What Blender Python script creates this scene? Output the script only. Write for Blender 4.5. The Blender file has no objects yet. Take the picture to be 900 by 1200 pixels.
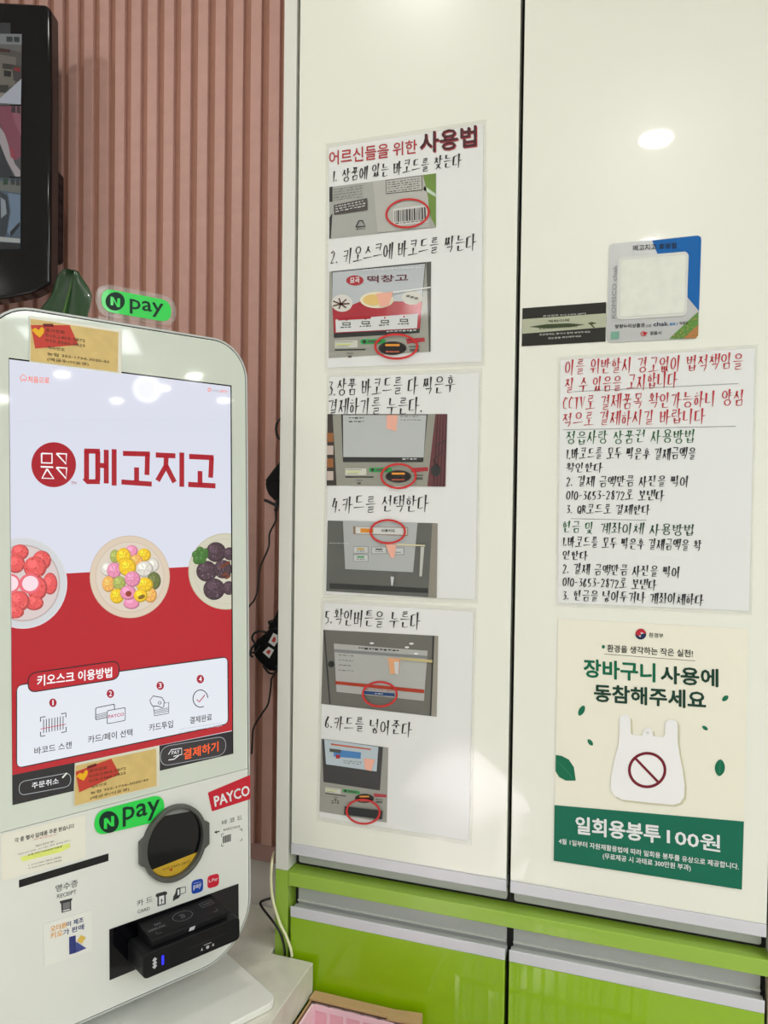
import bpy, math, random
from mathutils import Vector as V, Matrix
random.seed(7)
S = bpy.context.scene
COL = S.collection

# ------------------------------------------------------------------ camera, world, lights, exposure
CAM = V((0, 0, 1.5))
FPX, YAW, PITCH, ROLL = 900.0, .3236, -.0205, .0131
_f = V((-math.sin(YAW)*math.cos(PITCH), math.cos(YAW)*math.cos(PITCH), math.sin(PITCH)))
_r0 = V((math.cos(YAW), math.sin(YAW), 0)); _u0 = _r0.cross(_f)
_r = _r0*math.cos(ROLL)+_u0*math.sin(ROLL); _u = -_r0*math.sin(ROLL)+_u0*math.cos(ROLL)
cd = bpy.data.cameras.new('camera'); cam = bpy.data.objects.new('camera', cd); COL.objects.link(cam)
cd.sensor_fit = 'VERTICAL'; cd.sensor_height = 24; cd.lens = FPX*24/1200; cd.clip_start = .02
cam.matrix_world = Matrix(((_r.x, _u.x, -_f.x, CAM.x), (_r.y, _u.y, -_f.y, CAM.y), (_r.z, _u.z, -_f.z, CAM.z), (0, 0, 0, 1)))
S.camera = cam
S.view_settings.view_transform = 'Standard'; S.view_settings.look = 'None'
S.view_settings.exposure = 0.0; S.view_settings.gamma = 1; S.view_settings.use_curve_mapping = False
w = bpy.data.worlds.new('daylight'); S.world = w; w.use_nodes = True
bg = w.node_tree.nodes['Background']; bg.inputs[0].default_value = (.86, .93, 1, 1); bg.inputs[1].default_value = 1.6

def lamp(name, kind, loc, energy, color=(1, 1, 1), size=.1, sy=None, rot=(0, 0, 0), spread=None):
    l = bpy.data.lights.new(name, kind); l.energy = energy; l.color = color
    if kind == 'AREA':
        l.shape = 'RECTANGLE' if sy else 'DISK'; l.size = size
        if sy: l.size_y = sy
        if spread: l.spread = spread
    else: l.shadow_soft_size = size
    o = bpy.data.objects.new(name, l); COL.objects.link(o); o.location = loc; o.rotation_euler = rot
    return o
WARM = (1, .985, .95)
CEIL = 2.6
DOWN = [(.02, -.56), (.02, -1.56), (4.1, -.21), (4.1, .68), (5.15, .01), (4.56, .43), (5.1, .88), (5.1, -.86),
        (-1.25, .28), (-1.25, -2.3), (-.45, .40)]  # last downlight is added, to fill the left wall and door
for x, y in DOWN:
    lamp('downlight_lamp', 'AREA', (x, y, CEIL-.012), (2.1 if x == -.45 else 4.5 if x > -1 else 3.4) if x < 3 else 2.5, WARM, .09)
lamp('pendant_lamp', 'POINT', (3.7, .39, 2.42), 2.5, WARM, .09)
FILL_PANELS = [(x, y) for x in (1.35, 2.35, 3.1) for y in (-2.2, -1.0, .1)]  # added soft fill lights, placed clear of every mirror image
for x, y in FILL_PANELS:
    lamp('fill_lamp', 'AREA', (x, y, CEIL-.022), 9.4, (.945, .985, 1), .58, .58)

sp = bpy.data.lights.new('bag_fill_spot', 'SPOT'); sp.energy = 1300; sp.spot_size = math.radians(20); sp.spot_blend = .5; sp.shadow_soft_size = .03; sp.color = (1, .93, .97)  # added spot, brightens the bag so its mirror image shows
so = bpy.data.objects.new('bag_fill_spot', sp); COL.objects.link(so); so.location = (-.35, .55, 2.56); so.rotation_euler = (V((-.54, -.55, .45))-V(so.location)).to_track_quat('-Z', 'Y').to_euler()
# ------------------------------------------------------------------ helpers
def lin(c): return tuple((v/255/12.92 if v/255 <= .04045 else ((v/255+.055)/1.055)**2.4) for v in c)
MATS = {}
def mat(name, c, rough=.5, metal=0, emit=0, coat=0, noise=0, scale=20, bump=0, spec=.5, alpha=1, trans=0, ecol=None, bscale=None):
    if name in MATS: return MATS[name]
    m = bpy.data.materials.new(name); m.use_nodes = True; nt = m.node_tree; b = nt.nodes['Principled BSDF']
    col = (*lin(c), 1)
    b.inputs['Base Color'].default_value = col if not emit else (.01, .01, .01, 1)
    b.inputs['Roughness'].default_value = rough; b.inputs['Metallic'].default_value = metal
    b.inputs['Specular IOR Level'].default_value = spec
    b.inputs['Coat Weight'].default_value = coat; b.inputs['Coat Roughness'].default_value = .03
    b.inputs['Alpha'].default_value = alpha; b.inputs['Transmission Weight'].default_value = trans
    if emit:
        b.inputs['Emission Color'].default_value = col; b.inputs['Emission Strength'].default_value = emit
    tgt = 'Emission Color' if emit else 'Base Color'
    if noise:
        tc = nt.nodes.new('ShaderNodeTexCoord'); n = nt.nodes.new('ShaderNodeTexNoise'); n.inputs['Scale'].default_value = scale
        n.inputs['Detail'].default_value = 6
        mp = nt.nodes.new('ShaderNodeMapRange'); mp.inputs[1].default_value = .25; mp.inputs[2].default_value = .75
        mp.inputs[3].default_value = 1-noise; mp.inputs[4].default_value = 1+noise
        mx = nt.nodes.new('ShaderNodeVectorMath'); mx.operation = 'SCALE'; mx.inputs[0].default_value = col[:3]
        nt.links.new(tc.outputs['Object'], n.inputs['Vector']); nt.links.new(n.outputs['Fac'], mp.inputs[0])
        nt.links.new(mp.outputs[0], mx.inputs['Scale']); nt.links.new(mx.outputs[0], b.inputs[tgt])
    if bump:
        tc = nt.nodes.new('ShaderNodeTexCoord'); n = nt.nodes.new('ShaderNodeTexNoise'); n.inputs['Scale'].default_value = bscale or scale
        bp = nt.nodes.new('ShaderNodeBump'); bp.inputs['Strength'].default_value = bump; bp.inputs['Distance'].default_value = .01
        nt.links.new(tc.outputs['Object'], n.inputs['Vector']); nt.links.new(n.outputs['Fac'], bp.inputs['Height'])
        nt.links.new(bp.outputs[0], b.inputs['Normal'])
    MATS[name] = m; return m
def ink(r, g, b): return mat('ink_%d_%d_%d' % (r, g, b), (r, g, b), .5, spec=.3)
def scr(r, g, b, e=1.0): return mat('screen_%d_%d_%d' % (r, g, b), (r, g, b), .035, emit=e, spec=.5)

def ray(x, y): return _f*FPX+_r*(x-450)-_u*(y-600)
def at(x, y, Y):
    d = ray(x, y); return CAM+d*(Y/d.y)
class Frame:
    def __init__(s, o, ex, ez): s.o = V(o); s.ex = V(ex).normalized(); s.ez = V(ez).normalized(); s.n = s.ex.cross(s.ez)
    def P(s, u, v, w=0): return s.o+s.ex*u+s.ez*v+s.n*w
    def px(s, x, y, w=0):
        d = ray(x, y); o = s.o+s.n*w; t = (o-CAM).dot(s.n)/d.dot(s.n); q = CAM+d*t-o
        return (q.dot(s.ex), q.dot(s.ez))
    def of(s, w): return Frame(s.o+s.n*w, s.ex, s.ez)
CF = Frame((0, .9575, 1.5), (1, 0, 0), (0, 0, 1))            # front plane of the cabinet doors
_kth, _kt = 1.04898, .0302
_kn = V((-math.sin(_kth), math.cos(_kth), 0))
KF = Frame((-.57078, .76606, 1.5-.09734), (math.cos(_kth), math.sin(_kth), 0), V((0, 0, 1))*math.cos(_kt)+_kn*math.sin(_kt))
def Z(ox, oy, s): return lambda x, y: (ox+x/s, oy+y/s)

def circle(cx, cy, rx, ry=None, n=32, a0=0, a1=2*math.pi, rot=0):
    ry = rx if ry is None else ry; out = []; full = abs(a1-a0) > 6.28
    for i in range(n if full else n+1):
        a = a0+(a1-a0)*i/n; x, y = rx*math.cos(a), ry*math.sin(a)
        out.append((cx+x*math.cos(rot)-y*math.sin(rot), cy+x*math.sin(rot)+y*math.cos(rot)))
    return out
def rrect(x0, y0, x1, y1, r, n=6):
    rs = r if isinstance(r, (list, tuple)) else (r,)*4       # bl, br, tr, tl
    o = []
    for (cx, cy, a), q in zip(((x0, y0, 180), (x1, y0, 270), (x1, y1, 0), (x0, y1, 90)), rs):
        sx = 1 if cx == x0 else -1; sy = 1 if cy == y0 else -1
        for i in range(n+1):
            t = math.radians(a+90*i/n); o.append((cx+sx*q+q*math.cos(t), cy+sy*q+q*math.sin(t)))
    return o
def lerp(a, b, t): return (a[0]+(b[0]-a[0])*t, a[1]+(b[1]-a[1])*t)
def quad(c, s, t):                                           # c: tl, tr, br, bl ; s across, t down
    return lerp(lerp(c[0], c[1], s), lerp(c[3], c[2], s), t)

class MB:
    """collects polygons in world space; build() links ONE mesh object"""
    def __init__(s): s.v = []; s.f = []; s.m = []; s.mats = []; s.pend = []; s.smooth = False
    def mi(s, m):
        if m not in s.mats: s.mats.append(m)
        return s.mats.index(m)
    def add(s, vs, fs, m):
        k = len(s.v); s.v += [tuple(v) for v in vs]; i = s.mi(m)
        for f in fs: s.f.append([k+j for j in f]); s.m.append(i)
    def poly(s, F, pts, m, w=0):
        a = sum(pts[i-1][0]*pts[i][1]-pts[i][0]*pts[i-1][1] for i in range(len(pts)))
        if a < 0: pts = pts[::-1]
        s.add([F.P(u, v, w) for u, v in pts], [list(range(len(pts)))], m)
    def pp(s, F, pts, m, w=0): s.poly(F, [F.px(*p) for p in pts], m, w)      # outline read off the photograph, laid on plane F
    def ring(s, F, A, B, m, w=0):
        n = len(A); s.add([F.P(*p, w) for p in A]+[F.P(*p, w) for p in B], [[i, (i+1) % n, n+(i+1) % n, n+i] for i in range(n)], m)
    def pring(s, F, cx, cy, rx, ry, t, m, w=0, rot=0, n=40, a0=0, a1=6.2832):
        o = [F.px(*p) for p in circle(cx, cy, rx, ry, n, a0, a1, rot)]; i = [F.px(*p) for p in circle(cx, cy, rx-t, ry-t, n, a0, a1, rot)]
        k = len(o); rng = range(k) if a1-a0 > 6.28 else range(k-1)
        s.add([F.P(*p, w) for p in o]+[F.P(*p, w) for p in i], [[j, (j+1) % k, k+(j+1) % k, k+j] for j in rng], m)
    def prism(s, F, pts, w0, w1, m, cap0=True):
        a = sum(pts[i-1][0]*pts[i][1]-pts[i][0]*pts[i-1][1] for i in range(len(pts)))
        if a < 0: pts = pts[::-1]
        n = len(pts); vs = [F.P(*p, w0) for p in pts]+[F.P(*p, w1) for p in pts]
        fs = [[i, (i+1) % n, n+(i+1) % n, n+i] for i in range(n)]+[[n+i for i in range(n)]]
        if cap0: fs.append(list(range(n))[::-1])
        s.add(vs, fs, m)
    def frame(s, F, A, B, w0, w1, m):                        # ring with depth, A outer, B inner
        n = len(A); L = [(A, w0), (A, w1), (B, w1), (B, w0)]
        vs = [F.P(*p, w_) for Q, w_ in L for p in Q]
        s.add(vs, [[k*n+i, k*n+(i+1) % n, ((k+1) % 4)*n+(i+1) % n, ((k+1) % 4)*n+i] for k in range(4) for i in range(n)], m)
    def box(s, x0, x1, y0, y1, z0, z1, m):
        vs = [(x, y, z) for z in (z0, z1) for y in (y0, y1) for x in (x0, x1)]
        s.add(vs, [[0, 2, 3, 1], [4, 5, 7, 6], [0, 1, 5, 4], [1, 3, 7, 5], [3, 2, 6, 7], [2, 0, 4, 6]], m)
    def line(s, F, pts, wd, m, w=0, taper=False):            # flat ribbon on a plane (u,v)
        n = len(pts); L = []; R = []
        for i in range(n):
            a = V(pts[max(0, i-1)]); b = V(pts[min(n-1, i+1)]); d = b-a
            if d.length < 1e-9: d = V((1, 0))
            d.normalize(); q = V((-d.y, d.x))*wd/2
            if taper: q = q*(1.15-.85*i/(n-1))
            L.append(V(pts[i])+q); R.append(V(pts[i])-q)
        s.add([F.P(p.x, p.y, w) for p in L+R], [[n+i, n+i+1, i+1, i] for i in range(n-1)], m)
    def pl(s, F, pts, wpx, m, w=0): 
        a = F.px(*pts[0]); b = F.px(pts[0][0]+1, pts[0][1]); k = math.hypot(b[0]-a[0], b[1]-a[1])
        a2 = F.px(pts[0][0], pts[0][1]+1); k = (k+math.hypot(a2[0]-a[0], a2[1]-a[1]))/2
        s.line(F, [F.px(*p) for p in pts], wpx*k, m, w)
    def tube(s, pts, r, m, n=8, cap=True):
        pts = [V(p) for p in pts]; rs = r if isinstance(r, list) else [r]*len(pts); vs = []; fs = []; up = None
        for i, p in enumerate(pts):
            d = (pts[min(i+1, len(pts)-1)]-pts[max(i-1, 0)]).normalized()
            if up is None: up = d.orthogonal().normalized()
            up = (up-d*up.dot(d)).normalized(); q = d.cross(up)
            for j in range(n):
                a = 2*math.pi*j/n; vs.append(p+(up*math.cos(a)+q*math.sin(a))*rs[i])
        for i in range(len(pts)-1):
            for j in range(n): fs.append([i*n+j, i*n+(j+1) % n, (i+1)*n+(j+1) % n, (i+1)*n+j])
        if cap: fs += [list(range(n))[::-1], [(len(pts)-1)*n+j for j in range(n)]]
        s.add(vs, fs, m)
    def mesh(s, name, off):
        me = bpy.data.meshes.new(name)
        me.from_pydata([tuple(V(v)-off) for v in s.v], [], s.f)
        for m in s.mats: me.materials.append(m)
        me.polygons.foreach_set('material_index', s.m)
        if s.smooth: me.polygons.foreach_set('use_smooth', [True]*len(s.m))
        me.update(); me.validate(); return me
    def build(s, name, parent=None, bevel=0, smooth=False, seg=2):
        s.smooth = bool(smooth or bevel); s.off = parent_loc(parent); me = s.mesh(name, s.off); o = bpy.data.objects.new(name, me); COL.objects.link(o)
        if parent: o.parent = parent
        if s.pend: PENDING.append((s, o))
        if bevel:
            b = o.modifiers.new('bevel', 'BEVEL'); b.width = bevel; b.segments = seg; b.limit_method = 'ANGLE'; b.angle_limit = math.radians(35); b.harden_normals = True
        if bevel or smooth:
            me.set_sharp_from_angle(angle=math.radians(38)) if not bevel else None
        return o
def parent_loc(p):
    r = V((0, 0, 0))
    while p: r += p.location; p = p.parent
    return r
def tag(o, label=None, cat=None, group=None, kind=None):
    for k, v_ in (('label', label), ('category', cat), ('group', group), ('kind', kind)):
        if v_: o[k] = v_
    return o
def thing(name, loc, label, cat, group=None):
    o = bpy.data.objects.new(name, None); COL.objects.link(o); o.location = loc; o.empty_display_size = .05
    return tag(o, label, cat, group)
def spline(pts, k=6):
    P = [V(p) for p in pts]; out = []
    for i in range(len(P)-1):
        a, b, c, d = P[max(0, i-1)], P[i], P[i+1], P[min(len(P)-1, i+2)]
        for j in range(k):
            t = j/k; out.append(.5*((2*b)+(c-a)*t+(2*a-5*b+4*c-d)*t*t+(3*b-a-3*c+d)*t**3))
    return out+[P[-1]]

# ---- printed type: Blender's own font turned into flat mesh, fitted into the slot p0 (bottom left) - p1 (bottom right) - p2 (top left).
# All lines are set together at the end (one evaluation of the font per weight), then cut up line by line.
_tc = {}; PENDING = []
def set_all_type():
    calls = [c for mb, o in PENDING for c in mb.pend]
    for bold in sorted({c[8] for c in calls}):
        L = sorted({c[1] for c in calls if c[8] == bold})
        c = bpy.data.curves.new('type', 'FONT'); c.resolution_u = 2; c.offset = bold; c.space_line = 3; c.body = chr(10).join(L)
        o = bpy.data.objects.new('type', c); me = o.to_mesh()
        co = [(v.co.x, v.co.y) for v in me.vertices]; by = {}
        for p in me.polygons:
            f = list(p.vertices); y = sum(co[i][1] for i in f)/len(f); by.setdefault(int(round((.33-y)/3)), []).append(f)
        for i, s in enumerate(L):
            fs = by[i]; ids = sorted({j for f in fs for j in f}); mp = {j: n for n, j in enumerate(ids)}; vs = [co[j] for j in ids]
            xs = [v[0] for v in vs]; ys = [v[1] for v in vs]; x0, x1, y0, y1 = min(xs), max(xs), min(ys), max(ys)
            _tc[(s, bold)] = ([((x-x0)/(x1-x0), (y-y0)/(y1-y0)) for x, y in vs], [[mp[j] for j in f] for f in fs])
        o.to_mesh_clear(); bpy.data.objects.remove(o); bpy.data.curves.remove(c)
    for mb, o in PENDING:
        for c in mb.pend: _text(*c)
        old = o.data; o.data = mb.mesh(old.name+'_set', mb.off); bpy.data.meshes.remove(old)
def text(mb, F, s, p0, p1, p2, m, bold=0, w=.0003, px=True):
    mb.pend.append((mb, s, F, p0, p1, p2, m, bold, 0, w, px)); mb.mi(m)
def _text(mb, s, F, p0, p1, p2, m, bold, bq, w, px):
    vs, fs = _tc[(s, bq)]
    if px: p0, p1, p2 = F.px(*p0), F.px(*p1), F.px(*p2)
    if bold > 0:                                          # heavier weights: the same flat glyphs again, a hair to each side
        q = bold*1.1*math.hypot(p2[0]-p0[0], p2[1]-p0[1]); k = len(vs); W = []; FS = []
        for i, (a_, b_) in enumerate(((0, 0), (q, 0), (-q, 0), (0, q), (0, -q), (.7*q, .7*q), (-.7*q, .7*q), (.7*q, -.7*q), (-.7*q, -.7*q))[:9 if bold > .014 else 5]):
            W += [F.P(p0[0]+(p1[0]-p0[0])*a+(p2[0]-p0[0])*b+a_, p0[1]+(p1[1]-p0[1])*a+(p2[1]-p0[1])*b+b_, w+i*.000002) for a, b in vs]; FS += [[i*k+j for j in f] for f in fs]
        mb.add(W, FS, m); return
    mb.add([F.P(p0[0]+(p1[0]-p0[0])*a+(p2[0]-p0[0])*b, p0[1]+(p1[1]-p0[1])*a+(p2[1]-p0[1])*b, w) for a, b in vs], fs, m)

# ---- handwriting: every Hangul syllable is put together from brush strokes
CIR = [(.5+.45*math.cos(math.radians(90+i*36)), .5+.48*math.sin(math.radians(90+i*36))) for i in range(11)]
def sc(st, x0, y0, x1, y1): return [[(x0+(x1-x0)*x, y0+(y1-y0)*y) for x, y in q] for q in st]
G_ = [[(0, .9), (.45, .94), (.92, 1), (.8, .5), (.6, 0)]]
D_ = [[(.1, .92), (.95, 1)], [(.1, .92), (.08, .1), (.5, .1), (1, .18)]]
B_ = [[(.1, 1), (.12, .05)], [(.88, 1), (.86, .05)], [(.12, .52), (.86, .56)], [(.12, .05), (.86, .1)]]
S_ = [[(.55, 1), (.35, .45), (0, 0)], [(.45, .6), (.95, .05)]]
J_ = [[(.05, .9), (.9, 1)], [(.6, .95), (.4, .45), (0, 0)], [(.45, .5), (.98, .02)]]
G2_ = [[(0, .92), (.5, .95), (.95, 1), (.88, .45), (.80, .05)]]
JAMO = {'ㄱ': G_, 'ㄴ': [[(.12, 1), (.1, .15), (.5, .12), (1, .2)]], 'ㄷ': D_,
 'ㄹ': [[(.05, .92), (.85, 1), (.8, .6)], [(.8, .6), (.12, .5), (.08, .1)], [(.08, .1), (.5, .05), (1, .12)]],
 'ㅁ': [[(.12, .95), (.12, .05)], [(.12, .95), (.9, 1), (.88, .08)], [(.12, .05), (.9, .08)]],
 'ㅂ': B_, 'ㅅ': S_, 'ㅇ': [CIR], 'ㅈ': J_, 'ㅊ': [[(.35, 1), (.62, .92)]]+sc(J_, 0, 0, 1, .78),
 'ㅋ': G_+[[(.02, .5), (.8, .56)]], 'ㅌ': D_+[[(.1, .52), (.85, .58)]],
 'ㅍ': [[(.02, .95), (.98, 1)], [(.3, .95), (.32, .08)], [(.7, .97), (.66, .08)], [(0, .05), (1, .1)]],
 'ㅎ': [[(.35, 1), (.65, .95)], [(.05, .72), (.95, .78)]]+sc([CIR], .18, 0, .82, .6)}
def dbl(a, b): return sc(JAMO[a], 0, 0, .47, 1)+sc(JAMO[b], .53, 0, 1, 1)
for k, a, b in (('ㄲ', 'ㄱ', 'ㄱ'), ('ㄸ', 'ㄷ', 'ㄷ'), ('ㅃ', 'ㅂ', 'ㅂ'), ('ㅆ', 'ㅅ', 'ㅅ'), ('ㅉ', 'ㅈ', 'ㅈ'), ('ㅄ', 'ㅂ', 'ㅅ'), ('ㄵ', 'ㄴ', 'ㅈ'), ('ㄶ', 'ㄴ', 'ㅎ'), ('ㄺ', 'ㄹ', 'ㄱ'), ('ㄻ', 'ㄹ', 'ㅁ'), ('ㅀ', 'ㄹ', 'ㅎ')): JAMO[k] = dbl(a, b)
CHO = 'ㄱㄲㄴㄷㄸㄹㅁㅂㅃㅅㅆㅇㅈㅉㅊㅋㅌㅍㅎ'
JUNG = 'ㅏㅐㅑㅒㅓㅔㅕㅖㅗㅘㅙㅚㅛㅜㅝㅞㅟㅠㅡㅢㅣ'
JONG = ['', 'ㄱ', 'ㄲ', 'ㄳ', 'ㄴ', 'ㄵ', 'ㄶ', 'ㄷ', 'ㄹ', 'ㄺ', 'ㄻ', 'ㄼ', 'ㄽ', 'ㄾ', 'ㄿ', 'ㅀ', 'ㅁ', 'ㅂ', 'ㅄ', 'ㅅ', 'ㅆ', 'ㅇ', 'ㅈ', 'ㅊ', 'ㅋ', 'ㅌ', 'ㅍ', 'ㅎ']
VV = {'ㅏ': [[(.3, 1), (.3, 0)], [(.3, .5), (1.45, .53)]], 'ㅑ': [[(.3, 1), (.3, 0)], [(.3, .62), (1.05, .64)], [(.3, .38), (1.05, .4)]],
 'ㅓ': [[(.6, 1), (.6, 0)], [(0, .5), (.6, .52)]], 'ㅕ': [[(.6, 1), (.6, 0)], [(0, .65), (.6, .66)], [(0, .38), (.6, .4)]], 'ㅣ': [[(.5, 1), (.48, 0)]],
 'ㅐ': [[(.2, .95), (.2, .03)], [(.2, .5), (.75, .52)], [(.78, 1), (.76, 0)]], 'ㅔ': [[(.4, .95), (.4, .03)], [(-.05, .5), (.4, .52)], [(.85, 1), (.83, 0)]],
 'ㅖ': [[(.4, .95), (.4, .03)], [(-.05, .62), (.4, .64)], [(-.05, .38), (.4, .4)], [(.85, 1), (.83, 0)]]}
HV = {'ㅗ': [[(.5, 1), (.5, .2)], [(0, .1), (1, .22)]], 'ㅛ': [[(.35, 1), (.35, .2)], [(.65, 1), (.65, .2)], [(0, .1), (1, .22)]], 'ㅡ': [[(0, .45), (1, .58)]],
 'ㅜ': [[(0, .85), (1, .95)], [(.5, .85), (.48, 0)]], 'ㅠ': [[(0, .85), (1, .95)], [(.33, .85), (.3, 0)], [(.68, .85), (.66, 0)]]}
CMP = {'ㅘ': 'ㅗㅏ', 'ㅙ': 'ㅗㅐ', 'ㅚ': 'ㅗㅣ', 'ㅝ': 'ㅜㅓ', 'ㅞ': 'ㅜㅔ', 'ㅟ': 'ㅜㅣ', 'ㅢ': 'ㅡㅣ'}
LAT = {'0': [CIR], '1': [[(.5, 1), (.45, 0)]], '2': [[(.05, .8), (.4, 1), (.8, .8), (.55, .4), (.05, 0)], [(.05, .02), (.95, .06)]],
 '3': [[(.1, .95), (.8, .97), (.4, .58)], [(.4, .58), (.85, .45), (.75, .12), (.1, 0)]], '4': [[(.42, 1), (.2, .66), (.02, .36), (.5, .36), (1.0, .40)], [(.76, .78), (.66, -.08)]],
 '5': [[(.2, 1), (.15, .55), (.7, .5), (.8, .2), (.1, 0)], [(.2, .98), (.95, 1)]], '6': [[(.6, 1), (.15, .5), (.15, .15), (.5, 0), (.85, .2), (.6, .42), (.2, .35)]],
 '7': [[(.1, .8), (.12, .98), (.85, 1), (.5, 0)]], '8': [[(.8, .9), (.4, 1), (.2, .8), (.75, .35), (.6, 0), (.2, .1), (.25, .4), (.8, .8)]],
 '-': [[(.1, .45), (.95, .5)]], '.': [[(.2, .12), (.4, 0)]], 'C': [[(.9, .85), (.5, 1), (.1, .6), (.2, .1), (.9, .05)]],
 'T': [[(0, .95), (1, 1)], [(.5, .95), (.48, 0)]], 'V': [[(.05, 1), (.45, 0), (.95, 1)]],
 'Q': [CIR, [(.55, .35), (1, -.05)]], 'R': [[(.15, 1), (.15, 0)], [(.15, .97), (.8, .9), (.7, .55), (.15, .5)], [(.4, .5), (.95, 0)]]}
WID = {' ': .42, '.': .35, '1': .35, '-': .5}
def hand(mb, F, s, p0, p1, p2, m, wd=.0016, w=.0003):
    rnd = random.Random(s); x = 0; strokes = []
    for ch in s:
        adv = WID.get(ch, 1.0)
        if ch == ' ': x += adv; continue
        if '가' <= ch <= '힣':
            k = ord(ch)-0xAC00; a, b, c = CHO[k//588], JUNG[k % 588//28], JONG[k % 28]
            y0 = .42 if c else 0; st = []
            if b in VV:
                wv = b in 'ㅐㅔㅒㅖ'; st = sc(JAMO[a], .02, y0+.12*(1 if not c else .3), .40 if wv else .48, y0+(1-y0)*.92)+sc(VV[b], .44 if wv else .56, y0-(.04 if c else .06), .97 if wv else .86, 1.06)
            elif b in HV:
                ja = G2_ if a == 'ㄱ' else G2_+[[(.02, .45), (.85, .52)]] if a == 'ㅋ' else JAMO[a]
                if c: st = sc(ja, .2, .68, .78, 1.02)+sc(HV[b], .05, .42, .95, .66)
                else: st = sc(ja, .22, .54, .78, 1.02)+sc(HV[b], .02, .0, .98, .50)
            else:
                h, t = CMP[b]; st = sc(JAMO[a], .08, y0+(1-y0)*.45, .5, y0+(1-y0)*1.0)+sc(HV[h], .02, y0+(1-y0)*.06, .6, y0+(1-y0)*.4)+sc(VV[t], .66, y0, .92, 1.03)
            if c: st += sc(JAMO[c], .24, -.02, .84, .36)
        else:
            st = LAT[ch]
            adv = WID.get(ch, .55); st = sc(st, .08*adv, .05, adv*.9, .92)
        dy = rnd.uniform(-.05, .05); sl = .10+rnd.uniform(-.03, .03)
        for q in st:
            strokes.append([(x+px_*.94+(py-.5)*sl, py+dy+rnd.uniform(-.015, .015)) for px_, py in q])
        x += adv
    p0, p1, p2 = F.px(*p0), F.px(*p1), F.px(*p2)
    for q in strokes:
        Q = [(p0[0]+(p1[0]-p0[0])*a/x+(p2[0]-p0[0])*b, p0[1]+(p1[1]-p0[1])*a/x+(p2[1]-p0[1])*b) for a, b in q]
        if len(Q) == 2: Q = [Q[0], lerp(Q[0], Q[1], .5), Q[1]]
        n = len(Q); L = []; R = []
        for i in range(n):
            d = V(Q[min(n-1, i+1)])-V(Q[max(0, i-1)]); d.normalize() if d.length > 1e-9 else None
            vert = abs(d.y)
            t = wd*(.42+.52*vert)*((1.25-.85*i/(n-1)) if n < 9 else .8)/2
            nn = V((-d.y, d.x))*t; L.append(V(Q[i])+nn); R.append(V(Q[i])-nn)
        mb.add([F.P(p.x, p.y, w) for p in L+R], [[n+i, n+i+1, i+1, i] for i in range(n-1)], m)
def film_mat(name='clear_film', rough=.1, fac=.07, bump=.15, tint=(1, 1, 1)):
    if name in MATS: return MATS[name]
    m = bpy.data.materials.new(name); m.use_nodes = True; nt = m.node_tree; nt.nodes.clear()
    out = nt.nodes.new('ShaderNodeOutputMaterial'); mx = nt.nodes.new('ShaderNodeMixShader')
    tr = nt.nodes.new('ShaderNodeBsdfTransparent'); gl = nt.nodes.new('ShaderNodeBsdfGlossy'); fr = nt.nodes.new('ShaderNodeFresnel')
    fr.inputs[0].default_value = 1.45; gl.inputs['Roughness'].default_value = rough; tr.inputs[0].default_value = (*tint, 1)
    tc = nt.nodes.new('ShaderNodeTexCoord'); n = nt.nodes.new('ShaderNodeTexNoise'); n.inputs['Scale'].default_value = 9
    bp = nt.nodes.new('ShaderNodeBump'); bp.inputs['Strength'].default_value = bump; bp.inputs['Distance'].default_value = .01
    L = nt.links.new
    L(tc.outputs['Object'], n.inputs['Vector']); L(n.outputs['Fac'], bp.inputs['Height']); L(bp.outputs[0], gl.inputs['Normal'])
    ge = nt.nodes.new('ShaderNodeNewGeometry'); iv = nt.nodes.new('ShaderNodeMath'); iv.operation = 'SUBTRACT'; iv.inputs[0].default_value = 1
    mu = nt.nodes.new('ShaderNodeMath'); mu.operation = 'MULTIPLY'
    L(ge.outputs['Backfacing'], iv.inputs[1]); L(iv.outputs[0], mu.inputs[0]); L(fr.outputs[0], mu.inputs[1])
    L(mu.outputs[0], mx.inputs[0]); L(tr.outputs[0], mx.inputs[1]); L(gl.outputs[0], mx.inputs[2]); L(mx.outputs[0], out.inputs[0])
    MATS[name] = m; return m
# ------------------------------------------------------------------ materials
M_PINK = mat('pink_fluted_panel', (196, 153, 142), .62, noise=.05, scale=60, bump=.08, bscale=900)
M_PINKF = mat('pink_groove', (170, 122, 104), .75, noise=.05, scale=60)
M_BAND = mat('pink_rail', (168, 130, 124), .6, noise=.04)
M_WALL = mat('plaster_grey', (214, 206, 202), .7, noise=.04, scale=8)
M_ROOM = mat('room_white', (226, 228, 224), .7, noise=.02)
M_CEIL = mat('ceiling_white', (236, 234, 228), .8, noise=.02)
M_FLOOR = mat('floor_tile', (206, 202, 192), .3, noise=.06, scale=3)
M_DOOR = mat('cream_gloss', (236, 237, 226), .3, coat=1, noise=.012, scale=2.5)
M_CARC = mat('carcass_white', (222, 222, 214), .45, noise=.01)
M_GREEN = mat('green_gloss', (143, 184, 0), .3, coat=.8, noise=.015, scale=3)
M_GREENC = mat('green_carcass', (150, 186, 62), .4, coat=.4, noise=.02)
M_ALU = mat('anodised_aluminium', (214, 214, 222), .4, metal=.15, noise=.02, scale=40)
M_ALUD = mat('channel_aluminium', (196, 198, 198), .45, metal=.1, noise=.03, scale=30)
M_DARK = mat('shadow_gap_board', (40, 40, 38), .8, noise=.05)
M_BEIGE = mat('beige_board', (186, 172, 148), .6, noise=.05)
M_STONE = mat('counter_stone', (220, 217, 204), .35, noise=.10, scale=34, bump=.04)
M_BLK = mat('black_plastic', (11, 11, 13), .4, noise=.05, spec=.22)
M_BLKG = mat('black_gloss', (5, 5, 9), .08, noise=.02, spec=.35)
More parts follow.
